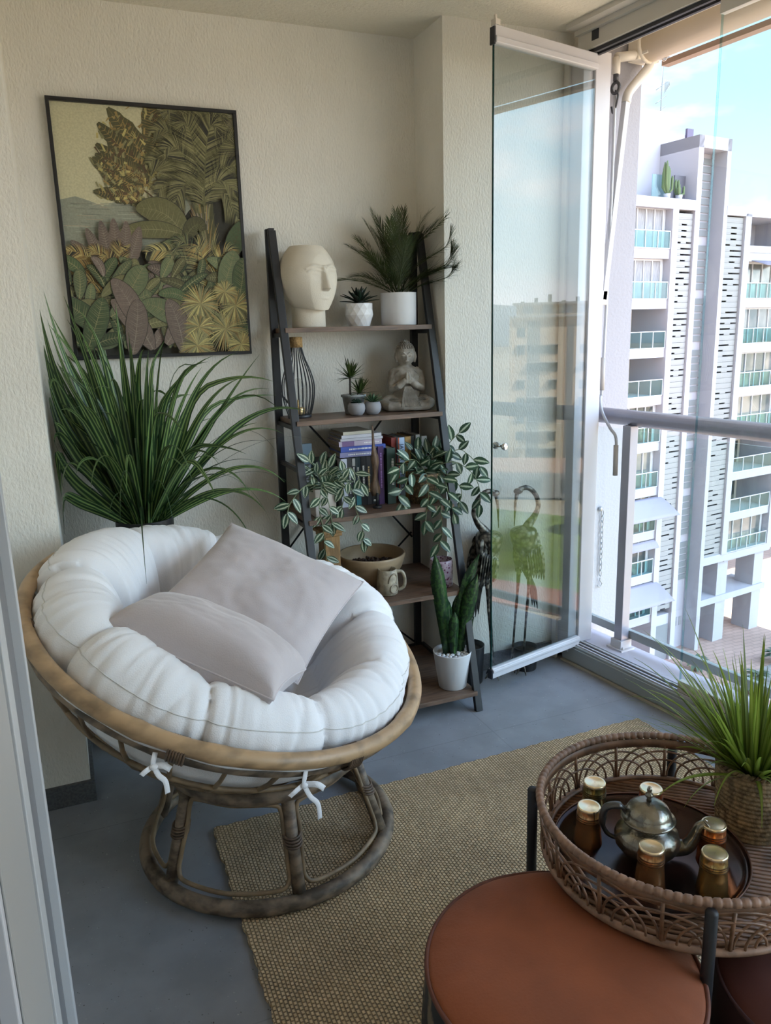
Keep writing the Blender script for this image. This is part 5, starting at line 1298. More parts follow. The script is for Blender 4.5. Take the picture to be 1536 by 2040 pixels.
# ================================================================ tall striped plant behind the chair
tl = thing('tall_grass_plant', 'tall black planter with long arching striped green leaves in the left corner behind the chair', 'potted plant', (0.229, 2.83, 0))
b = MB(); pot_lathe(b, (0.229, 2.83, 0), 0.088, 0.100, 0.872, .006, 0, 48, .04); b.build('planter', mat('black_planter', (.013, .013, .014), .5), tl)
soil(tl, (0.229, 2.83, 0.83), .092)
grs = leafmat('striped_blade', (0.020, 0.055, 0.018), (0.20, 0.30, 0.10), 2, .4, trans=.2)
grd = leafmat('dark_blade', (0.016, 0.045, 0.016), (0.05, 0.09, 0.03), 1, .4, trans=.2)
def clampp(p):
    x, y, z = p
    if y > 3.075: y = 3.075 - (y - 3.075) * .05
    if x < .05: x = .05 - .085 * (1 - math.exp(-(.05 - x) / .085))
    return Vector((x, y, z))
def grass_blade(b, base, az, el, L_, w, droop, q, n=16, kink=None, fold=.3, clamp=None, tone=None, turn=0.0):
    d_ = Vector((math.cos(az) * math.cos(el), math.sin(az) * math.cos(el), math.sin(el))); p = Vector(base); pts = [p.copy()]
    for i in range(n):
        t = i / n
        k = droop / n * (0.15 + 2.2 * t ** 2)
        if kink and kink < t < kink + .22: k += 1.9 / n * 2.4
        d_ = (d_ + Vector((0, 0, -k))).normalized(); p = p + d_ * L_ / n; pts.append(clamp(p) if clamp else p.copy())
    sd = Vector((-math.sin(az), math.cos(az), 0)); nr = (sd.cross(d_) if abs(d_.z) < .9 else Vector((math.cos(az), math.sin(az), 0)))
    w_ = [w * (0.65 + .35 * min(1, 4 * t)) * (1 - max(0, (t - .45) / .55) ** 1.3) + .0003 for t in [i / n for i in range(n + 1)]]
    tn = tone or q.uniform(.65, 1.35)
    # constant facing keeps the blade from twisting
    vs = []; uvs = []; tw = q.uniform(-.5, .5) + turn * abs(math.cos(az)) * (1 if q.random() < .5 else -1)
    for i in range(n + 1):
        T = (pts[min(i + 1, n)] - pts[max(i - 1, 0)])
        T = T.normalized() if T.length > 1e-7 else Vector((0, 0, 1))
        s_ = (Quaternion(T, tw) @ sd); s_ = (s_ - T * s_.dot(T)).normalized(); nn = s_.cross(T)
        vs += [pts[i] - s_ * w_[i] + nn * fold * w_[i], pts[i], pts[i] + s_ * w_[i] + nn * fold * w_[i]]; t = i / n; uvs += [(0, t), (.5, t), (1, t)]
    fs = []
    for i in range(n):
        a = 3 * i; fs += [(a, a + 1, a + 4, a + 3), (a + 1, a + 2, a + 5, a + 4)]
    b.add(vs, fs, True, uvs, (tn, tn, tn))
q = random.Random(33)
b = MB()
base = Vector((0.229, 2.83, 0.84))
for i in range(78):
    az = q.uniform(0, 2 * PI); el = R(q.uniform(48, 84)); L_ = q.uniform(.48, .80)
    if math.sin(az) > .2: el = max(el, R(72))
    o_ = Vector((math.cos(az), math.sin(az), 0)) * q.uniform(.01, .06)
    grass_blade(b, base + o_, az, el, L_, q.uniform(.011, .018), q.uniform(.3, 1.8), q, 20, kink=q.choice([None, None, .5, .6, .7]), clamp=clampp, turn=1.15)
for az, el, L_, dr, w in ((180, 60, .72, 1.6, .013), (200, 50, .62, 1.6, .013), (215, 40, .55, 1.8, .011), (170, 66, .80, 1.3, .014), (190, 70, .85, 1.0, .014), (185, 35, .48, 1.7, .009), (-5, 55, .62, 2.0, .009), (-20, 45, .55, 2.2, .008), (10, 62, .7, 1.8, .009), (-35, 38, .48, 2.2, .008), (-60, 62, .60, 3.4, .008), (-75, 66, .62, 3.8, .008), (-100, 64, .60, 3.6, .008), (-115, 66, .58, 3.8, .007), (-40, 56, .52, 3.4, .007), (-120, 60, .55, 2.4, .012), (-15, 30, .5, 1.6, .007), (-45, 70, .75, 1.7, .011), (240, 75, .75, 1.2, .014), (260, 80, .70, 1.2, .015), (280, 78, .66, 1.4, .015), (300, 72, .68, 1.5, .013), (320, 66, .66, 1.4, .012), (100, 86, .78, .4, .014), (150, 80, .82, .6, .013), (165, 76, .86, .8, .012)):
    a = R(az); grass_blade(b, base + Vector((math.cos(a), math.sin(a), 0)) * .04, a, R(el), L_, w * 1.15, dr, q, 22, clamp=clampp, turn=1.15)
b.build('leaves', grs, tl)
b = MB()
for i in range(34):
    az = R(q.choice([q.uniform(150, 235), q.uniform(-60, 30), q.uniform(230, 300)])); grass_blade(b, base, az, R(q.uniform(30, 75)), q.uniform(.5, .82), q.uniform(.0025, .005), q.uniform(1.2, 3.0), q, 24, clamp=clampp)
b.build('thin_leaves', grd, tl)

# ================================================================ metal cranes by the glass
crm = mat('patinated_metal', (0.24, 0.215, 0.18), .42, .55, nscale=48, col2=(0.035, 0.03, 0.026), kind='voronoi', ramp=(.30, .62), bump=.002, bscale=90)
crd = mat('dark_metal', (0.06, 0.055, 0.05), .45, .6, nscale=30, namt=.5)
def crane(label, mir, yy):
    fx = (lambda x: x) if not mir else (lambda x: 3.375 - x)
    P_ = lambda x, z, y=0: Vector((fx(x), yy + y, z))
    t_ = thing('crane_sculpture', label, 'sculpture', tuple(P_(1.60, 0)), 'pair of metal crane sculptures')
    b = MB(); b.tube(catmull([P_(1.606, .600), P_(1.600, .640), P_(1.580, .672), P_(1.552, .705), P_(1.533, .750), P_(1.548, .800), P_(1.585, .832), P_(1.622, .832), P_(1.642, .815)], 6), [lerp(.030, .0105, min(1, i / 22)) if i < 22 else .0105 for i in range(49)], 14); b.build('neck', crm, t_)
    b = MB(); b.ball(P_(1.634, .824), (.022, .014, .014), 14, 10); b.tube([P_(1.640, .815), P_(1.648, .770), P_(1.652, .672)], [.009, .006, .0015], 10); b.tube([P_(1.625, .833, .0), P_(1.598, .842), P_(1.575, .838)], [.006, .005, .002], 8); b.build('head', crm, t_)
    b = MB(); b.tube(catmull([P_(1.610, .668), P_(1.607, .640), P_(1.600, .590), P_(1.592, .535), P_(1.578, .470), P_(1.565, .410)], 6), [.004, .022, .038, .048, .054, .057, .058, .058, .057, .056, .055, .053, .051, .049, .047, .044, .041, .038, .034, .030, .026, .022, .017, .012, .007, .005, .004, .003, .002, .002, .001], 20); b.build('body', crm, t_)
    # overlapping feathers on both flanks
    b = MB()
    for row in range(7):
        for k in range(5):
            for sg in (-1, 1):
                z = .640 - row * .024 - k * .003; x = 1.560 + k * .019 - row * .003
                a = P_(x, z, sg * (.046 - .006 * abs(k - 2))); e = P_(x - .010, z - .034, sg * (.052 - .006 * abs(k - 2)))
                b.blade([a, a.lerp(e, .4), a.lerp(e, .8), e], [.006, .0105, .009, .002], (0, sg, .2), -.2)
    b.build('scale_feathers', crm, t_)
    for sg in (-1, 1):
        for k in range(7):
            b = MB(); a = P_(1.552 + k * .011, .590 - k * .006, sg * .050); e = P_(1.524 + k * .013, .425 + k * .004, sg * .040)
            b.blade(catmull([a, a.lerp(e, .5) + Vector((0, sg * .008, 0)), e], 4), [.004, .007, .0085, .0085, .008, .007, .006, .004, .001], (0.15, sg, 0), .5); b.build('wing_feather', crd if k % 2 else crm, t_, thick=.0015)
    for k in range(3):
        b = MB(); b.blade(catmull([P_(1.570 + k * .004, .44), P_(1.558 - k * .008, .37), P_(1.555 - k * .014, .30 - k * .01)], 4), [.012, .013, .012, .011, .010, .008, .006, .003, .001], (0, -1, 0), -.3); b.build('tail_feather', crd, t_, thick=.0015)
    for sg, xx in ((-1, .0), (1, .03)):
        b = MB(); b.tube(catmull([P_(1.585 + xx, .47, sg * .018), P_(1.590 + xx, .36, sg * .02), P_(1.600 + xx, .24, sg * .02), P_(1.612 + xx, .05, sg * .022)], 5), [.011, .010, .009, .008, .0065, .006, .006, .0075, .006, .0055, .005, .005, .005, .005, .005, .005], 8); b.build('leg', crm, t_)
        b = MB()
        for dx, dy in ((.04, -.01), (.03, .03), (.01, -.04), (-.035, .0)):
            b.tube([P_(1.612 + xx, .05, sg * .022), P_(1.612 + xx + dx * .7, .02, sg * .022 + dy * .7), P_(1.612 + xx + dx, .004, sg * .022 + dy)], [.0045, .004, .002], 6)
        b.build('foot', crm, t_)
    return t_
crane('metal crane sculpture with curved neck facing right, beside the ladder shelf', False, 2.775)
crane('metal crane sculpture facing left, seen through the open glass panel', True, 2.765)
bp = thing('black_floor_pot', 'black round pot with a dark leaf on the floor beside the ladder shelf', 'potted plant', (1.512, 2.78, 0))
bkp = mat('black_pot', (.012, .012, .014), .4)
b = MB(); pot_lathe(b, (1.512, 2.775, 0), .056, .064, .170, .004, 0, 40); b.build('pot', bkp, bp); soil(bp, (1.512, 2.775, .15), .058)
for (x, z, w, m_) in ((-.035, .40, .020, grs), (-.01, .32, .018, grd), (-.045, .24, .014, grd)):
    b = MB(); P_ = bez((1.512, 2.77, .15), (1.512 + x * 1.3, 2.755, .15 + (z - .15) * .6), (1.512 + x * .6, 2.72, z), 12); b.blade(P_, [w * math.sin(PI * (.15 + .83 * i / 11)) for i in range(12)], (.3, -1, 0), -.4); b.build('leaf', m_, bp)
b = MB(); pot_lathe(b, (1.800, 2.785, 0), .050, .056, .105, .004, 0, 40); b2 = thing('black_floor_pot', 'low round black pot on the floor behind the rail of the open glass panel', 'pot', (1.8, 2.785, 0)); b.build('pot', bkp, b2); soil(b2, (1.8, 2.785, .085), .05)

# ================================================================ pouf
pou = thing('round_pouf', 'round rust-brown velvet pouf with dark patterned side beside the rattan table', 'pouf', (0.739, 1.005, 0.012))
PC = Vector((0.739, 1.005, 0)); PR = 0.25
velv = mat('rust_velvet', (0.27, 0.070, 0.020), .8, sheen=.08, nscale=5, namt=.22, bump=.0006, bscale=180)
side_m = mat('dark_brocade', (0.022, 0.020, 0.018), .7, nscale=28, col2=(0.17, 0.12, 0.07), kind='noise', ramp=(.52, .60), detail=4)
pip = mat('rust_piping', (0.12, 0.035, 0.018), .6)
def ptop(u, v):
    a = 2 * PI * u; r = PR * v; wv = noise.noise(Vector((math.cos(a) * 2, math.sin(a) * 2, 4)))
    z = .350 + .026 * (1 - v ** 5) + .005 * noise.noise(Vector((r * math.cos(a) * 7, r * math.sin(a) * 7, 1))) + .0022 * math.sin(a * 31 + 9 * wv) * (v ** 8) * (1 - v) * 8 * (.5 + wv)
    return PC + Vector((r * (1 + .012 * wv) * math.cos(a), r * (1 + .012 * wv) * math.sin(a), z if v < 1 else .346))
b = MB(); b.grid(ptop, 160, 50, closeu=True); b.build('top_cushion', velv, pou)
def pside(u, v):
    a = 2 * PI * u; r = PR * (1 + .05 * math.sin(PI * v)); r *= 1 + .012 * noise.noise(Vector((math.cos(a) * 2, math.sin(a) * 2, 4))) * v
    return PC + Vector((r * math.cos(a), r * math.sin(a), lerp(.012, .347, v)))
b = MB(); b.grid(pside, 120, 20, closeu=True); b.lathe([(PR, .012), (.001, .012)], PC, 60); b.build('side', side_m, pou)
b = MB(); b.tube([Vector(ptop(i / 140, 1.0)) + Vector((0, 0, .002)) for i in range(140)], .0048, 8, closed=True); b.build('piping', pip, pou)

p2 = thing('round_pouf', 'dark maroon pouf low under the rattan table at the lower right corner', 'pouf', (1.185, 0.79, 0.012))
b = MB(); b.lathe([(.001, .012), (.200, .012), (.208, .06), (.212, .17), (.208, .28), (.202, .315)], (1.185, .79, 0), 80, close=False); b.build('side', mat('dark_maroon', (.045, .014, .012), .8), p2)
b = MB(); b.lathe([(.203, .314), (.19, .325), (.13, .335), (.001, .338)], (1.185, .79, 0), 80, close=False); b.build('top_cushion', mat('maroon_velvet', (.085, .022, .014), .8), p2)
b = MB(); b.ring((1.185, .79, .315), .203, .0045, seg=120, ts=8); b.build('piping', mat('dark_maroon', (.045, .014, .012), .8), p2)

# ================================================================ rattan tray table
TC = Vector((1.12, 1.127, 0)); RZ, RR = 0.500, 0.293; BZ, BR_ = 0.388, 0.283
tt = thing('rattan_tray_table', 'round brown rattan tray table with looped openwork side and black legs', 'table', (1.12, 1.127, 0))
rim_m = mat('wrapped_rattan', (0.30, 0.175, 0.115), .5, nscale=40, namt=.35)
can_m = mat('brown_cane', (0.235, 0.125, 0.072), .45, nscale=30, namt=.4)
def T_(r, a, z): return TC + Vector((r * math.cos(a), r * math.sin(a), z))
NW = 560
b = MB(); b.tube([T_(RR, 2 * PI * i / NW, RZ) for i in range(NW)], [.0090 * (1 if i % 5 else .72) for i in range(NW)], 10, closed=True); b.build('rim', rim_m, tt)
b = MB()
b.grid(lambda u, v: T_(RR - .006 + (.0 if v < .5 else .0), 2 * PI * u, lerp(RZ - .008, RZ - .030, v)), 120, 2, closeu=True); b.build('rim_band', can_m, tt, thick=.003)
b = MB(); b.tube([T_(BR_, 2 * PI * i / 160, BZ) for i in range(160)], .0075, 8, closed=True); b.build('base_ring', rim_m, tt)
b = MB(); b.tube([T_(BR_ - .012, 2 * PI * i / 160, BZ + .008) for i in range(160)], .005, 6, closed=True); b.build('inner_ring', can_m, tt)
def sideR(z): return lerp(BR_, RR, (z - BZ) / (RZ - BZ))
NA = 15
for k in range(NA):
    a0 = 2 * PI * k / NA + .1
    b = MB(); b.tube([T_(sideR(BZ), a0, BZ), T_(sideR(.44), a0, .44), T_(sideR(RZ - .02), a0, RZ - .02)], .0042, 6); b.build('upright', can_m, tt)
    for j, (w, h) in enumerate(((.40, .088), (.325, .068), (.25, .048))):
        b = MB(); b.tube([T_(sideR(BZ + h * math.sin(t)) + (.002 if j % 2 else -.001), a0 + w * math.cos(t), BZ + .003 + h * math.sin(t) ** .85) for t in [PI * i / 18 for i in range(19)]], .0026, 6); b.build('loop', can_m, tt)
ddir = Vector((.77, -.64, 0)).normalized(); dper = Vector((-ddir.y, ddir.x, 0))
b = MB(); x = -.275
while x < .276:
    hl = math.sqrt(max(0, .279 ** 2 - x * x)); j_ = rnd.uniform(-.0006, .0006)
    b.tube([TC + dper * (x + j_) - ddir * hl + Vector((0, 0, BZ + .002)), TC + dper * x + Vector((0, 0, BZ + .0015)), TC + dper * (x - j_) + ddir * hl + Vector((0, 0, BZ + .002))], .0046, 7); x += .0128
b.build('slatted_floor', mat('brown_rods', (0.25, 0.125, 0.068), .4, nscale=20, namt=.4, coords='Object'), tt)
b = MB()
for x in (-.16, -.055, .055, .16):
    hl = math.sqrt(.275 ** 2 - x * x); b.tube([TC + ddir * x - dper * hl + Vector((0, 0, BZ - .006)), TC + ddir * x + dper * hl + Vector((0, 0, BZ - .006))], .005, 6)
b.build('floor_support', can_m, tt)
for a in (142, 237, 50, -40):
    b = MB(); p = T_(.309, R(a), 0); b.tube([p + Vector((0, 0, .011)), p + Vector((0, 0, .492)), p + Vector((0, 0, .496))], [.0115, .0115, .009], 14); b.build('leg', blk, tt)
b = MB(); b.tube([T_(.262, 2 * PI * i / 96, BZ - .016) for i in range(96)], .005, 8, closed=True); b.build('leg_ring', blk, tt)

fz = BZ + .0075
pl = thing('serving_tray', 'round dark brown metal serving tray on the rattan table under the teapot', 'tray', (1.045, 1.130, fz))
pm = mat('dark_copper', (0.045, 0.020, 0.016), .20, .55, nscale=9, namt=.55, detail=5)
b = MB(); b.lathe([(.001, .0), (.176, .0), (.186, .004), (.196, .020), (.199, .022), (.197, .025), (.186, .012), (.176, .004), (.001, .004)], (1.045, 1.130, fz), 96, close=False); b.build('tray', pm, pl)
b = MB(); b.tube([Vector((1.045 + .1975 * math.cos(2 * PI * i / 96), 1.13 + .1975 * math.sin(2 * PI * i / 96), fz + .0235)) for i in range(96)], .0020, 6, closed=True); b.build('rim', mat('worn_copper', (0.16, 0.085, 0.06), .35, .7), pl)

pew = mat('pewter', (0.30, 0.28, 0.235), .24, .9, nscale=22, namt=.45, bump=.0006, bscale=160)
pzz = fz + .004
tpt = thing('moroccan_teapot', 'engraved grey pewter teapot with domed lid in the middle of the tray', 'teapot', (1.036, 1.128, pzz))
tc0 = Vector((1.036, 1.128, pzz)); sp_d = Vector((.86, -.51, 0)).normalized()
b = MB(); b.lathe([(.030, 0), (.036, .003), (.034, .008), (.052, .018), (.064, .034), (.067, .048), (.062, .063), (.046, .074), (.036, .082), (.034, .090), (.036, .094), (.001, .094)], tc0, 48, fn=lambda a, z: 1 + .010 * math.sin(a * 12) * (1 if .02 < z < .07 else 0)); b.build('body', pew, tpt)
b = MB(); b.lathe([(.036, .092), (.054, .091), (.056, .094), (.053, .097), (.047, .099), (.046, .108), (.040, .119), (.028, .128), (.012, .133), (.001, .1335)], tc0, 48); b.lathe([(.006, .133), (.004, .139), (.008, .144), (.008, .149), (.004, .153), (.0055, .158), (.004, .164), (.001, .167)], tc0, 20)
b.build('lid', pew, tpt)
b = MB(); b.tube(catmull([tc0 + sp_d * .050 + Vector((0, 0, .026)), tc0 + sp_d * .078 + Vector((0, 0, .030)), tc0 + sp_d * .094 + Vector((0, 0, .052)), tc0 + sp_d * .104 + Vector((0, 0, .078)), tc0 + sp_d * .118 + Vector((0, 0, .088))], 6), [lerp(.019, .0085, i / 24) for i in range(25)], 14, caps=False); b.ring(tc0 + sp_d * .119 + Vector((0, 0, .0885)), .0095, .0018, sp_d * .7 + Vector((0, 0, .7)), 20, 6); b.build('spout', pew, tpt)
b = MB(); b.tube(catmull([tc0 - sp_d * .040 + Vector((0, 0, .096)), tc0 - sp_d * .058 + Vector((0, 0, .118)), tc0 - sp_d * .086 + Vector((0, 0, .112)), tc0 - sp_d * .093 + Vector((0, 0, .080)), tc0 - sp_d * .082 + Vector((0, 0, .052)), tc0 - sp_d * .060 + Vector((0, 0, .040))], 6), [.006] * 6 + [.0085] * 14 + [.006] * 11, 12, flat=.8); b.build('handle', mat('dark_pewter', (.10, .10, .10), .35, .8), tpt)

gold_g = mat('mirror_gold', (0.60, 0.44, 0.27), .10, 1.0)
disc_g = mat('pale_gold_base', (0.95, 0.78, 0.52), .25, .85)
gdata = [(1.024, 1.290, 'leftmost far', 'green-tinted gold tea glass upside down at the far left of the tray', (0.10, 0.12, 0.06)), (0.956, 1.220, '', 'gold tea glass upside down at the near left of the tray', (0.30, 0.20, 0.12)), (1.122, 1.217, '', 'red-tinted gold tea glass upside down behind the teapot', (0.30, 0.07, 0.04)), (0.985, 1.058, '', 'gold tea glass upside down in front of the teapot, nearest the camera', (0.30, 0.19, 0.11)), (1.150, 1.062, '', 'red-brown gold tea glass upside down near the grass basket, behind the frontmost right glass', (0.32, 0.10, 0.04)), (1.083, 0.992, '', 'gold tea glass upside down right of the teapot spout at the tray edge', (0.34, 0.25, 0.12))]
for i, (x, y, _, lab, c_) in enumerate(gdata):
    g_ = thing('tea_glass', lab, 'tea glass', (x, y, pzz), 'upturned tea glasses on the tray')
    m_ = mat('tinted_metal_%d' % i, tuple(min(1, k_ * a_ + o_) for k_, a_, o_ in zip(c_, (2.6, 2.3, 1.9), (.20, .14, .06))), .20, .95)
    b = MB(); b.lathe([(.0300, 0), (.0305, .001), (.0285, .020), (.0265, .040), (.0255, .056), (.0262, .058), (.0255, .060), (.0262, .063), (.0252, .065), (.0260, .068), (.0250, .070), (.0246, .082)], (x, y, pzz), 40, close=False); b.build('glass_body', m_, g_)
    b = MB(); b.lathe([(.0246, .082), (.0250, .086), (.0235, .089), (.0205, .0875), (.001, .0868)], (x, y, pzz), 40, close=False); b.build('glass_foot', disc_g, g_)['label'] = 'pale golden base facing up'
    for z in (.058, .063, .068):
        b = MB(); b.ring((x, y, pzz + z), .0262, .0006, seg=32, ts=5); b.build('band', mat('dark_band', (.06, .03, .02), .3, .8), g_)

gb = thing('grass_basket', 'woven rope basket pot with bright green grass on the rattan table', 'potted plant', (1.318, 1.118, fz))
rope = mat('seagrass_rope', (0.285, 0.195, 0.105), .8, nscale=70, namt=.55, bump=.0025, bscale=160, stretch=(1, 1, .6))
gc_ = Vector((1.318, 1.118, fz))
prof = []
NR = 15; Hh = .160
for i in range(NR):
    z0_ = Hh * i / NR; 
    for t in (0.08, .3, .5, .7, .92):
        zz = z0_ + Hh / NR * t; prof.append((lerp(.068, .0765, zz / Hh) + .0042 * math.sin(PI * t), zz))
prof += [(.0725, Hh), (.068, Hh - .02), (.001, Hh - .02)]
b = MB(); b.lathe(prof, gc_, 140, fn=lambda a, z: 1 + .012 * math.sin(a * 46 + z * 300)); b.build('basket', rope, gb)
b = MB(); n_ = 300; b.tube([gc_ + Vector(((.0765 + .0028 * math.cos(i * .9)) * math.cos(2 * PI * i / n_), (.0765 + .0028 * math.cos(i * .9)) * math.sin(2 * PI * i / n_), Hh + .002 + .0028 * math.sin(i * .9))) for i in range(n_)], .0042, 8, closed=True); b.build('braided_rim', rope, gb)
soil(gb, gc_ + Vector((0, 0, Hh - .022)), .068, mat('moss_green', (.02, .045, .02), .9, bump=.003, bscale=120))
grn = leafmat('fresh_grass', (0.15, 0.22, 0.025), (0.25, 0.32, 0.06), 1, .4, trans=.45, half=.3)
b = MB(); q = random.Random(77)
for i in range(190):
    az = q.uniform(0, 2 * PI); el = R(q.uniform(30, 86)); L_ = q.uniform(.15, .31)
    grass_blade(b, gc_ + Vector((math.cos(az) * .03, math.sin(az) * .03, Hh - .02)), az, el, L_, q.uniform(.0028, .0058), q.uniform(.1, 1.2), q, 10, tone=q.uniform(.45, 1.5))
for az, el, L_, dr, w in ((155, 38, .27, 1.1, .0035), (170, 30, .29, .8, .0035), (145, 45, .30, 1.2, .003), (160, 52, .33, 1.3, .003), (185, 22, .26, 1.0, .0045), (195, 25, .25, 1.3, .004), (175, 62, .36, 1.2, .003), (150, 66, .38, 1.1, .003), (205, 40, .24, 2.3, .004), (260, 40, .24, 3.2, .005), (240, 45, .26, 3.0, .005), (225, 30, .24, 1.6, .004), (165, 42, .30, .7, .003), (152, 34, .30, .6, .0028), (140, 55, .33, .8, .003), (178, 48, .30, 1.0, .003), (130, 62, .36, .9, .003), (110, 70, .36, .5, .003)):
    grass_blade(b, gc_ + Vector((math.cos(R(az)) * .04, math.sin(R(az)) * .04, Hh - .02)), R(az), R(el), L_, w, dr, q, 16, tone=q.uniform(.7, 1.3))
b.build('grass', grn, gb)
# ================================================================ outdoors
FO = Vector((30.284, 35.943, 0)); FD = Vector((0.9893, 0.146, 0)).normalized(); FN = Vector((0.146, -0.9893, 0)).normalized()
FM = Matrix((FD, FN, Vector((0, 0, 1)))).transposed()
GZ = -19.75
def F(s, d_, z): return FO + FD * s + FN * d_ + Vector((0, 0, z))
def fb_(b, s0, s1, d0, d1, z0, z1): return b.box(F((s0 + s1) / 2, (d0 + d1) / 2, (z0 + z1) / 2), (abs(s1 - s0), abs(d1 - d0), abs(z1 - z0)), FM)
fac = mat('white_render', (0.40, 0.39, 0.425), .8)
gryp = mat('grey_louvre', (0.27, 0.265, 0.26), .6)
dkin = mat('dark_opening', (0.05, 0.05, 0.055), .6)
beig = mat('beige_recess', (0.55, 0.47, 0.39), .8)
gpan = mat('stair_glass', (0.20, 0.215, 0.22), .35)
wgl = mat('window_reflecting', (0.16, 0.18, 0.18), .12, .5, nscale=.6, col2=(0.34, 0.33, 0.31), ramp=(.4, .6), detail=2)
wgd = mat('window_dark', (0.07, 0.08, 0.08), .12, .4, nscale=1.3, col2=(0.30, 0.28, 0.22), ramp=(.5, .62), detail=3)
grg = glassmat('green_rail_glass', (0.74, 0.90, 0.895), 1.45)
whf = mat('white_frame', (0.52, 0.52, 0.54), .5)
cur = mat('pale_curtain', (0.33, 0.32, 0.33), .9, nscale=9, namt=.4, stretch=(6, 6, .2))
ab = thing('apartment_building', 'white apartment block with slatted panels, stair tower and glass balconies across the street', 'building', tuple(F(6, 0, GZ)))
b = MB()
fb_(b, -9, 14.2, -13, -2.6, -13.7, 7.7); fb_(b, -9, 7.2, -13, -2.6, GZ, -13.7)
b.build('rear_wall', fac, ab)
ZK = [5.42 - 2.725 * k for k in range(9)]
b = MB()
for z in ZK[1:] + [ZK[0]]: fb_(b, -9, 2.5, -2.6, 0.0, z - .42, z + .10)
fb_(b, -9, 4.3, -13, 0.12, 7.65, 8.2)
for z in ZK[:8]: fb_(b, 9.3, 14.2, -2.6, 0.0, z - .42, z + .10)
fb_(b, 7.0, 14.4, -13, 0.12, 7.55, 8.05); fb_(b, 7.05, 14.2, -2.6, 0.05, -14.0, -13.45)
fb_(b, 7.05, 14.2, -2.6, -.1, -16.9, -16.45)
b.build('floor_slab', fac, ab)
b = MB(); fb_(b, 2.32, 2.80, -2.6, .12, GZ, 7.7); fb_(b, -5.2, -4.8, -2.6, 0.1, GZ, 7.7); b.build('pillar', fac, ab)
b = MB(); fb_(b, 8.80, 9.35, -2.6, .12, -13.5, 7.7); fb_(b, 8.95, 10.0, -1.6, -.2, GZ, -13.5); b.build('pillar', fac, ab)
b = MB(); fb_(b, 13.7, 14.2, -2.6, .1, -13.5, 7.6); fb_(b, 12.9, 13.9, -1.6, -.2, GZ, -13.5); b.build('pillar', fac, ab)
b = MB(); fb_(b, 7.3, 7.9, -9, -8.2, GZ, -13.5); fb_(b, 12.9, 13.9, -9.5, -8.5, GZ, -13.5); b.build('rear_pillar', fac, ab)
# stair tower
b = MB()
fb_(b, 4.2, 4.62, -3, 0.1, GZ, 11.65); fb_(b, 6.70, 7.05, -3, 0.1, GZ, 11.65); fb_(b, 4.2, 7.05, -3, 0.1, 11.0, 11.65)
z = 11.0
fb_(b, 4.7, 6.75, -3, -1.0, GZ, 11.0)
b.build('stair_tower', fac, ab)
z = 10.75; cnt = [10, 6, 6, 6, 6, 6, 6, 6]
for g in cnt:
    b = MB()
    for k in range(g):
        fb_(b, 5.85, 6.70, -1.0, -.93, z - .34, z); z -= .44
    b.build('stair_window', gpan, ab); z -= .42
for s0, s1, zb in ((2.84, 4.18, -16.2), (7.15, 8.78, -13.4)):
    b = MB(); fb_(b, s0, s1, -.9, -.55, zb, 7.6); b.build('louvre_backing', dkin, ab)
    b = MB(); z = 7.5; r_ = random.Random(3)
    while z > zb:
        fb_(b, s0, s1, -.10, -.04, z - .25, z - .02)
        for q_ in range(3):
            if r_.random() < .62: a = s0 + (s1 - s0) * q_ / 3; fb_(b, a, a + (s1 - s0) / 3, -.10, -.05, z - .33, z - .25)
        z -= .325
    b.build('slatted_panel', gryp, ab)
b = MB(); fb_(b, 2.84, 4.18, -.9, -.1, GZ, -16.6); b.build('entrance_wall', fac, ab)
# balconies
def balcony(s0, s1, z, kind, dz=2.2):
    b = MB(); fb_(b, s0, s1, .0, .03, z + .15, z + 1.02); b.build('balcony_glass', grg, ab)
    b = MB(); fb_(b, s0, s1, -.02, .05, z + 1.02, z + 1.07); fb_(b, s0, s1, -.02, .05, z + .10, z + .15)
    n = max(2, int((s1 - s0) / 1.0))
    for k in range(n + 1): a = lerp(s0, s1 - .04, k / n); fb_(b, a, a + .04, -.02, .05, z + .1, z + 1.05)
    b.build('balcony_rail', whf, ab)
    if kind == 'open':
        b = MB(); fb_(b, s0, s1, -2.6, -2.5, z + .1, z + 2.35); b.build('recess_wall', beig, ab)
        b = MB(); fb_(b, s0 + .9, s1 - .3, -2.5, -2.46, z + .1, z + 1.6); b.build('balcony_door', wgd, ab)
    else:
        m_ = {'light': wgl, 'dark': wgd, 'curtain': cur}[kind]
        b = MB(); fb_(b, s0, s1 - .25, -.42, -.38, z + .1, z + 2.28); b.build('glazing', m_, ab)
        b = MB(); n = 4
        for k in range(n + 1): a = lerp(s0, s1 - .3, k / n); fb_(b, a, a + .07, -.40, -.32, z + .1, z + 2.3)
        fb_(b, s0, s1 - .2, -.42, -.30, z + 2.2, z + 2.32); fb_(b, s1 - .25, s1, -2.6, -.38, z + .1, z + 2.3)
        b.build('window_frame', whf, ab)
kl = ['curtain', 'curtain', 'open', 'open', 'dark', 'light', 'dark', 'dark', 'dark']
kr = ['open', 'light', 'light', 'light', 'light', 'open', 'open', 'light']
for k, z in enumerate(ZK):
    for s0, s1 in ((-4.7, -1.0), (-.75, 2.3)): balcony(s0, s1, z, kl[k])
    if 0 < k < 8: balcony(9.4, 13.65, z, kr[k])
    elif k == 0: 
        b = MB(); fb_(b, 9.4, 13.65, .0, .04, z + .1, z + .5); b.build('parapet', fac, ab)
awnm = mat('lilac_awning', (0.30, 0.28, 0.34), .8)
for z, s0, s1 in ((ZK[6] + 2.2, -3.9, 2.9), (ZK[8] + 2.25, -3.9, 2.9)):
    b = MB(); b.grid(lambda u, v: F(lerp(s0, s1 - .35, u) + .3 * v, lerp(0, 1.35, v), z - .95 * v ** 1.3), 3, 8); b.build('sun_blind', awnm, ab, thick=.03)
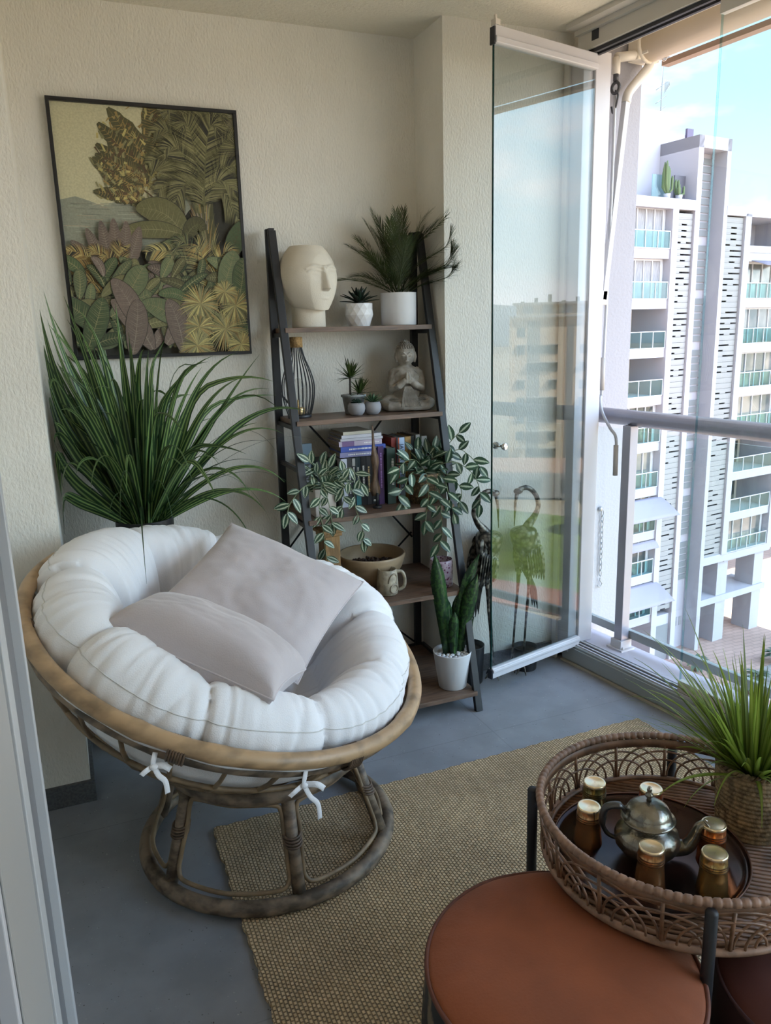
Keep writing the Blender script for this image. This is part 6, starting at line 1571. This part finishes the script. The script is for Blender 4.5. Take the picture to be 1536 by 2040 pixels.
b = MB(); b.grid(lambda u, v: F(lerp(-.8, 2.4, u), lerp(0, .35, v), ZK[7] + 2.25 - .45 * v), 3, 4); b.build('sun_blind', awnm, ab, thick=.03)
b = MB(); b.grid(lambda u, v: F(lerp(9.8, 13.6, u), lerp(0, 1.1, v), ZK[1] + 2.35 - .35 * v), 3, 4); b.build('sun_blind', awnm, ab, thick=.03)
# penthouse
b = MB(); fb_(b, 1.9, 4.65, -4.2, -2.6, 8.0, 13.1); fb_(b, 2.1, 4.5, -4.0, -2.8, 13.1, 13.5); b.build('chimney_block', fac, ab)
b = MB(); b.poly([F(5.8, -5, 8.2), F(10.4, -5, 8.2), F(10.4, -5, 13.2), F(8.6, -5, 13.1), F(5.8, -5, 12.2)], 3, -FN); b.build('penthouse_wall', fac, ab)
b = MB(); fb_(b, 9.25, 9.85, -5.0, -4.85, 8.6, 13.5); b.build('dark_strip', mat('plum_strip', (0.10, 0.08, 0.14), .5), ab)
b = MB(); fb_(b, 3.3, 4.9, -.8, -.7, 8.2, 9.6); b.build('terrace_screen', mat('grey_screen', (0.10, 0.10, 0.12), .5), ab)
b = MB(); fb_(b, 1.3, 2.6, -.6, -.55, 8.2, 9.5); b.build('terrace_glass', grg, ab)
b = MB(); fb_(b, 16.2, 24, -6.5, -6, 5.3, 7.9); b.build('terracotta_wall', mat('terracotta_wall', (0.30, 0.15, 0.10), .8), ab)
b = MB(); fb_(b, 2.86, 4.1, -.1, -.06, -19.7, -17.3); b.build('entrance_door', gpan, ab)
b = MB(); fb_(b, -.8, 2.3, -1.5, -1.4, GZ, -16.7); b.build('ground_wall', fac, ab)
b = MB(); fb_(b, -.5, .9, -1.4, -1.35, -18.8, -17.2); b.build('shop_window', wgd, ab)
# letters on the tower foot read as small dark signs in the photo
b = MB()
for k in range(3): fb_(b, 5.5 + k * .42, 5.75 + k * .42, -1.0, -.97, -18.2, -17.6)
b.build('notice_plates', mat('grey_plate', (.30, .30, .30), .5), ab)
an = thing('roof_antenna', 'thin television antenna mast on the white building roof', 'antenna', tuple(F(7.9, -5, 12.5)))
b = MB(); b.tube([F(8.0, -6, 12.8), F(8.05, -6, 18.0)], .04, 6); b.build('mast', gpan, an)
b = MB()
for z in (14.0, 13.2, 12.6): b.tube([F(7.5, -6, z + 1.8), F(8.5, -6, z + 2.4)], .025, 5)
for k in range(6): b.tube([F(8.3 + .08 * k, -6, 15.7 + .1 * k), F(8.3 + .08 * k, -6, 16.5)], .02, 5)
b.build('aerials', gpan, an)
cac = mat('cactus_green', (0.10, 0.14, 0.06), .8)
for (s_, h, n, lab) in ((2.35, 2.0, 12, 'taller column cactus on the roof terrace of the white building'), (3.35, 1.15, 8, 'smaller cactus right of the taller one on the roof terrace')):
    c_ = thing('cactus', lab, 'cactus', tuple(F(s_, -.3, 8.2))); b = MB(); r_ = random.Random(n)
    for k in range(n):
        x = s_ + r_.uniform(-.32, .32); hh = h * r_.uniform(.6, 1); y_ = r_.uniform(-.55, -.25); b.tube([F(s_, -.4, 8.45), F(x, y_, 8.3 + hh * .35), F(x, y_, 8.2 + hh * .9), F(x, y_, 8.2 + hh)], [.06, .075, .07, .03], 8)
    b.build('stems', cac, c_); b = MB(); b.lathe([(.16, 0), (.2, .3), (.001, .3)], F(s_, -.4, 8.2), 14); b.build('pot', fac, c_)

# ground
def plate(nm, pts, z, m, lab=None, cat=None):
    b = MB(); b.poly([(x, y, z) for x, y in pts], -.2, (0, 0, 1)); o = b.build(nm, m); struct(o); return o
def tile_m(nm, c1, c2, sc=.6):
    m = mat(nm, c1, .85, nscale=.35, namt=.15); n = m.node_tree.nodes; L = m.node_tree.links; b_ = n['Principled BSDF']
    src = b_.inputs['Base Color'].links[0].from_socket; t = n.new('ShaderNodeTexCoord'); br = n.new('ShaderNodeTexBrick'); br.inputs['Scale'].default_value = sc; br.inputs['Color1'].default_value = (1, 1, 1, 1); br.inputs['Color2'].default_value = (.9, .9, .9, 1); br.inputs['Mortar'].default_value = (*c2, 1); br.inputs['Mortar Size'].default_value = .03
    L.new(t.outputs['Object'], br.inputs['Vector']); mu = n.new('ShaderNodeMixRGB'); mu.blend_type = 'MULTIPLY'; mu.inputs[0].default_value = 1; L.new(src, mu.inputs[1]); L.new(br.outputs['Color'], mu.inputs[2]); L.new(mu.outputs[0], b_.inputs['Base Color']); return m
plate('ground', [(-400, -900), (1200, -900), (1200, 900), (-400, 900)], GZ - .3, mat('pale_ground', (0.50, 0.40, 0.29), .9, nscale=.02, namt=.35))
pink = tile_m('pink_paving', (0.50, 0.335, 0.27), (.75, .75, .75))
o = plate('plaza_paving', [tuple(F(-30, 22, 0))[:2], tuple(F(60, 22, 0))[:2], tuple(F(60, -14, 0))[:2], tuple(F(-30, -14, 0))[:2]], GZ, pink)
o = plate('planting_strip', [tuple(F(1.2, 4.6, 0))[:2], tuple(F(40, 2.6, 0))[:2], tuple(F(40, 8, 0))[:2], tuple(F(.2, 6.9, 0))[:2]], GZ + .06, mat('gravel_bed', (0.33, 0.31, 0.29), .9, nscale=3, namt=.3))
plm = mat('cycad_green', (0.07, 0.11, 0.07), .7)
palm_spots = [(4.2, 2.2, 1.5, 'grey-green low palm on the plaza below, nearest the stair tower'), (5.6, 5.4, 1.4, 'grey-green low palm on the plaza below, second from the stair tower'), (4.0, 6.0, 1.0, 'small low palm at the kerb of the plaza below'), (9.3, 4.3, 1.5, 'low palm on the plaza behind the grass basket'), (8.0, 7.0, 1.5, 'low palm behind the grass basket, nearer the balcony')]
for i, (s_, d_, sz, lab) in enumerate(palm_spots):
    c = F(s_, d_, GZ); t_ = thing('plaza_palm', lab, 'palm', tuple(c)); b = MB(); b.tube([c, c + Vector((0, 0, .5))], [.14, .12], 8); b.build('trunk', mat('palm_trunk', (.14, .10, .07), .9), t_)
    b = MB(); r_ = random.Random(i)
    for k in range(22):
        a = k * 2.4; e = R(r_.uniform(8, 60)); d0 = Vector((math.cos(a) * math.cos(e), math.sin(a) * math.cos(e), math.sin(e))); P_ = [c + Vector((0, 0, .5)) + d0 * sz * t * .8 + Vector((0, 0, -.5 * t * t * sz * .8)) for t in (0, .25, .5, .75, 1)]
        b.blade(P_, [.03, .12, .15, .10, .01], (0, 0, 1), .25)
    b.build('fronds', plm, t_)
# far buildings right of the tower block
ob = thing('orange_building', 'orange rendered building behind the white block at the right edge', 'building', tuple(F(22, -22, GZ)))
b = MB(); fb_(b, 17.5, 34, -34, -20, GZ, -6.5); b.build('walls', mat('orange_render', (0.60, 0.28, 0.13), .8), ob)
b = MB()
for z in (-9.5, -13, -16.5):
    for s_ in (18.5, 20.5, 22.5, 25): fb_(b, s_, s_ + 1.1, -20, -19.9, z, z + 1.3)
b.build('windows', dkin, ob)
pb = thing('pink_building', 'pale pink building far behind the white block beyond its roof line', 'building', tuple(F(40, -40, GZ)))
b = MB(); fb_(b, 43, 60, -50, -36, GZ, 10.5); fb_(b, 46, 60, -50, -37, 10.5, 14); b.build('walls', mat('pink_render', (0.62, 0.47, 0.46), .8), pb)
b = MB(); fb_(b, 47, 60, -50, -36.8, 14, 15); b.build('roof_cap', mat('grey_cap', (.25, .22, .25), .7), pb)

# what the open glass panel reflects: block of flats, garden, lower ground
Gp = Vector((113.2, -54.8, 0)); Gt = Vector((0.459, 0.889, 0)); Gn = Vector((-0.889, 0.459, 0)); GM = Matrix((Gt, Gn, Vector((0, 0, 1)))).transposed()
def gb_(b, s0, s1, d0, d1, z0, z1): return b.box(Gp + Gt * (s0 + s1) / 2 + Gn * (d0 + d1) / 2 + Vector((0, 0, (z0 + z1) / 2)), (abs(s1 - s0), abs(d1 - d0), abs(z1 - z0)), GM)
bbm = mat('beige_flats', (0.72, 0.58, 0.45), .85); bbd = mat('shaded_window_grey', (0.13, 0.15, 0.17), .4); bbg = mat('grey_panel', (0.30, 0.29, 0.28), .8)
fl = thing('beige_flats', 'tall beige block of flats with white awnings reflected in the open glass panel', 'building', tuple(Gp + Vector((0, 0, -20))))
b = MB(); gb_(b, -6, 16, -12, 0, -20.5, 3.0); gb_(b, -5, 15, -10, -1, 3.0, 4.9); b.build('walls', bbm, fl)
b = MB(); gb_(b, -6.2, 16.2, -12, .6, 2.85, 3.15); gb_(b, -5.6, 15.6, -10, -.4, 4.85, 5.15); b.build('cornice', whf, fl)
b = MB(); gb_(b, -3.2, -1.2, 0, .04, -20, 2.3); gb_(b, 3.0, 4.0, 0, .08, -20, 1.5); b.build('vertical_panels', bbg, fl)
b = MB(); gb_(b, 6.4, 6.8, 0, .5, -20, 2.8); gb_(b, -6, -5.6, 0, .4, -20, 2.8); b.build('piers', bbm, fl)
b = MB()
for k in range(8):
    z = 1.3 - 2.75 * k
    for s_ in (-4.8, .2, 5.0, 7.3, 9.6, 12.2): 
        if (k * 7 + int(s_ * 3)) % 5: gb_(b, s_, s_ + 1.25, 0, .06, z - 1.4, z)
    if k % 3 != 0: gb_(b, -3.2, 1.6, 0, .07, z - 1.3, z); gb_(b, 7, 11, 0, .07, z - 1.2, z)
b.build('windows', bbd, fl)
b = MB()
for k in range(1, 8):
    z = 1.3 - 2.75 * k
    for s_ in ((-4.9, .1) if k % 2 else (5.0, 9.4)): gb_(b, s_, s_ + 1.6, .0, .7, z + .05, z + .2)
    if k in (2, 4, 6): gb_(b, -3.2, 1.7, 0, .8, z + .05, z + .2)
for k in range(6): gb_(b, -4 + k * 3, -2.4 + k * 3, -1, -.95, 3.4, 4.7)
b.build('white_awnings', whf, fl)
b = MB()
for k in range(9): gb_(b, -4.5 + 2.2 * k, -3.9 + 2.2 * k, -6, -5.4, 5.1, 5.1 + .4 + .5 * (k % 3))
b.build('roof_units', bbg, fl)
hl = MB(); hp = []
for i in range(60):
    a = R(60 + 90 * i / 59); r_ = 900; hp.append((r_ * math.sin(a), r_ * math.cos(a), 24 + 14 * noise.noise(Vector((i * .13, 0, 0))) + 6 * noise.noise(Vector((i * .5, 3, 0)))))
hl.add([(x, y, -25) for x, y, z in hp] + hp + [(x * 1.25, y * 1.25, -25) for x, y, z in hp], [(i, i + 1, 61 + i, 60 + i) for i in range(59)] + [(60 + i, 61 + i, 121 + i, 120 + i) for i in range(59)])
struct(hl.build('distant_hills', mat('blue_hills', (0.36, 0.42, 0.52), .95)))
def G2(s_, d_): p = Gp + Gt * s_ + Gn * d_; return (p.x, p.y)
plate('garden_lawn', [(54, -40), (78, -46), (80, -26), (56, -16)], GZ - .05, mat('lawn', (0.20, 0.27, 0.05), .9, nscale=.4, namt=.3))
plate('red_court', [(49, -38), (54, -40), (56, -16), (51, -14)], GZ - .04, mat('red_court_paint', (0.42, 0.19, 0.14), .9))
plate('grey_path', [(43, -30), (46.5, -31), (48, -10), (44.5, -9)], GZ - .04, mat('grey_asphalt', (0.17, 0.18, 0.19), .9))
plate('pale_terrace', [(34, -24), (42, -28), (43, -8), (35, -6)], GZ - .03, mat('sunlit_terracotta', (0.62, 0.40, 0.26), .9, nscale=.8, namt=.25))
lh = thing('garden_pavilion', 'low white garden building with terracotta roof deck reflected in the open glass panel', 'building', (88, -42, GZ))
b = MB(); gb_(b, -12, 14, 18, 30, GZ, -16.6); b.build('walls', fac, lh)
b = MB(); gb_(b, -11.6, 13.6, 18.4, 29.6, -16.6, -16.5); b.build('roof_deck', mat('terracotta_deck', (0.55, 0.33, 0.24), .9), lh)
b = MB()
for s_ in (-8, -3, 2, 7): gb_(b, s_, s_ + 2.5, 30, 30.05, -19, -17.4)
b.build('windows', bbd, lh)
trm = mat('tree_green', (0.10, 0.16, 0.05), .9, nscale=2, namt=.5)
for i, (x, y, r_, lab) in enumerate(((74, -28, 2.6, 'round green tree reflected beside the garden lawn'), (70, -21, 2.2, 'smaller round tree reflected at the lawn corner'), (80, -56, 3.0, 'larger round tree reflected behind the lawn'), (73, -14, 2.8, 'green tree reflected near the low pavilion'))):
    t_ = thing('garden_tree', lab, 'tree', (x, y, GZ)); b = MB(); b.tube([(x, y, GZ), (x, y, GZ + 2)], .18, 8); b.build('trunk', mat('palm_trunk', (.14, .10, .07), .9), t_)
    b = MB(); rr = random.Random(i)
    for k in range(16):
        v_ = Vector((rr.uniform(-1, 1), rr.uniform(-1, 1), rr.uniform(-.5, .8))) * r_ * .6; b.ball(Vector((x, y, GZ + 2 + r_ * .7)) + v_, r_ * rr.uniform(.35, .55), 12, 8)
    b.build('crown', trm, t_)
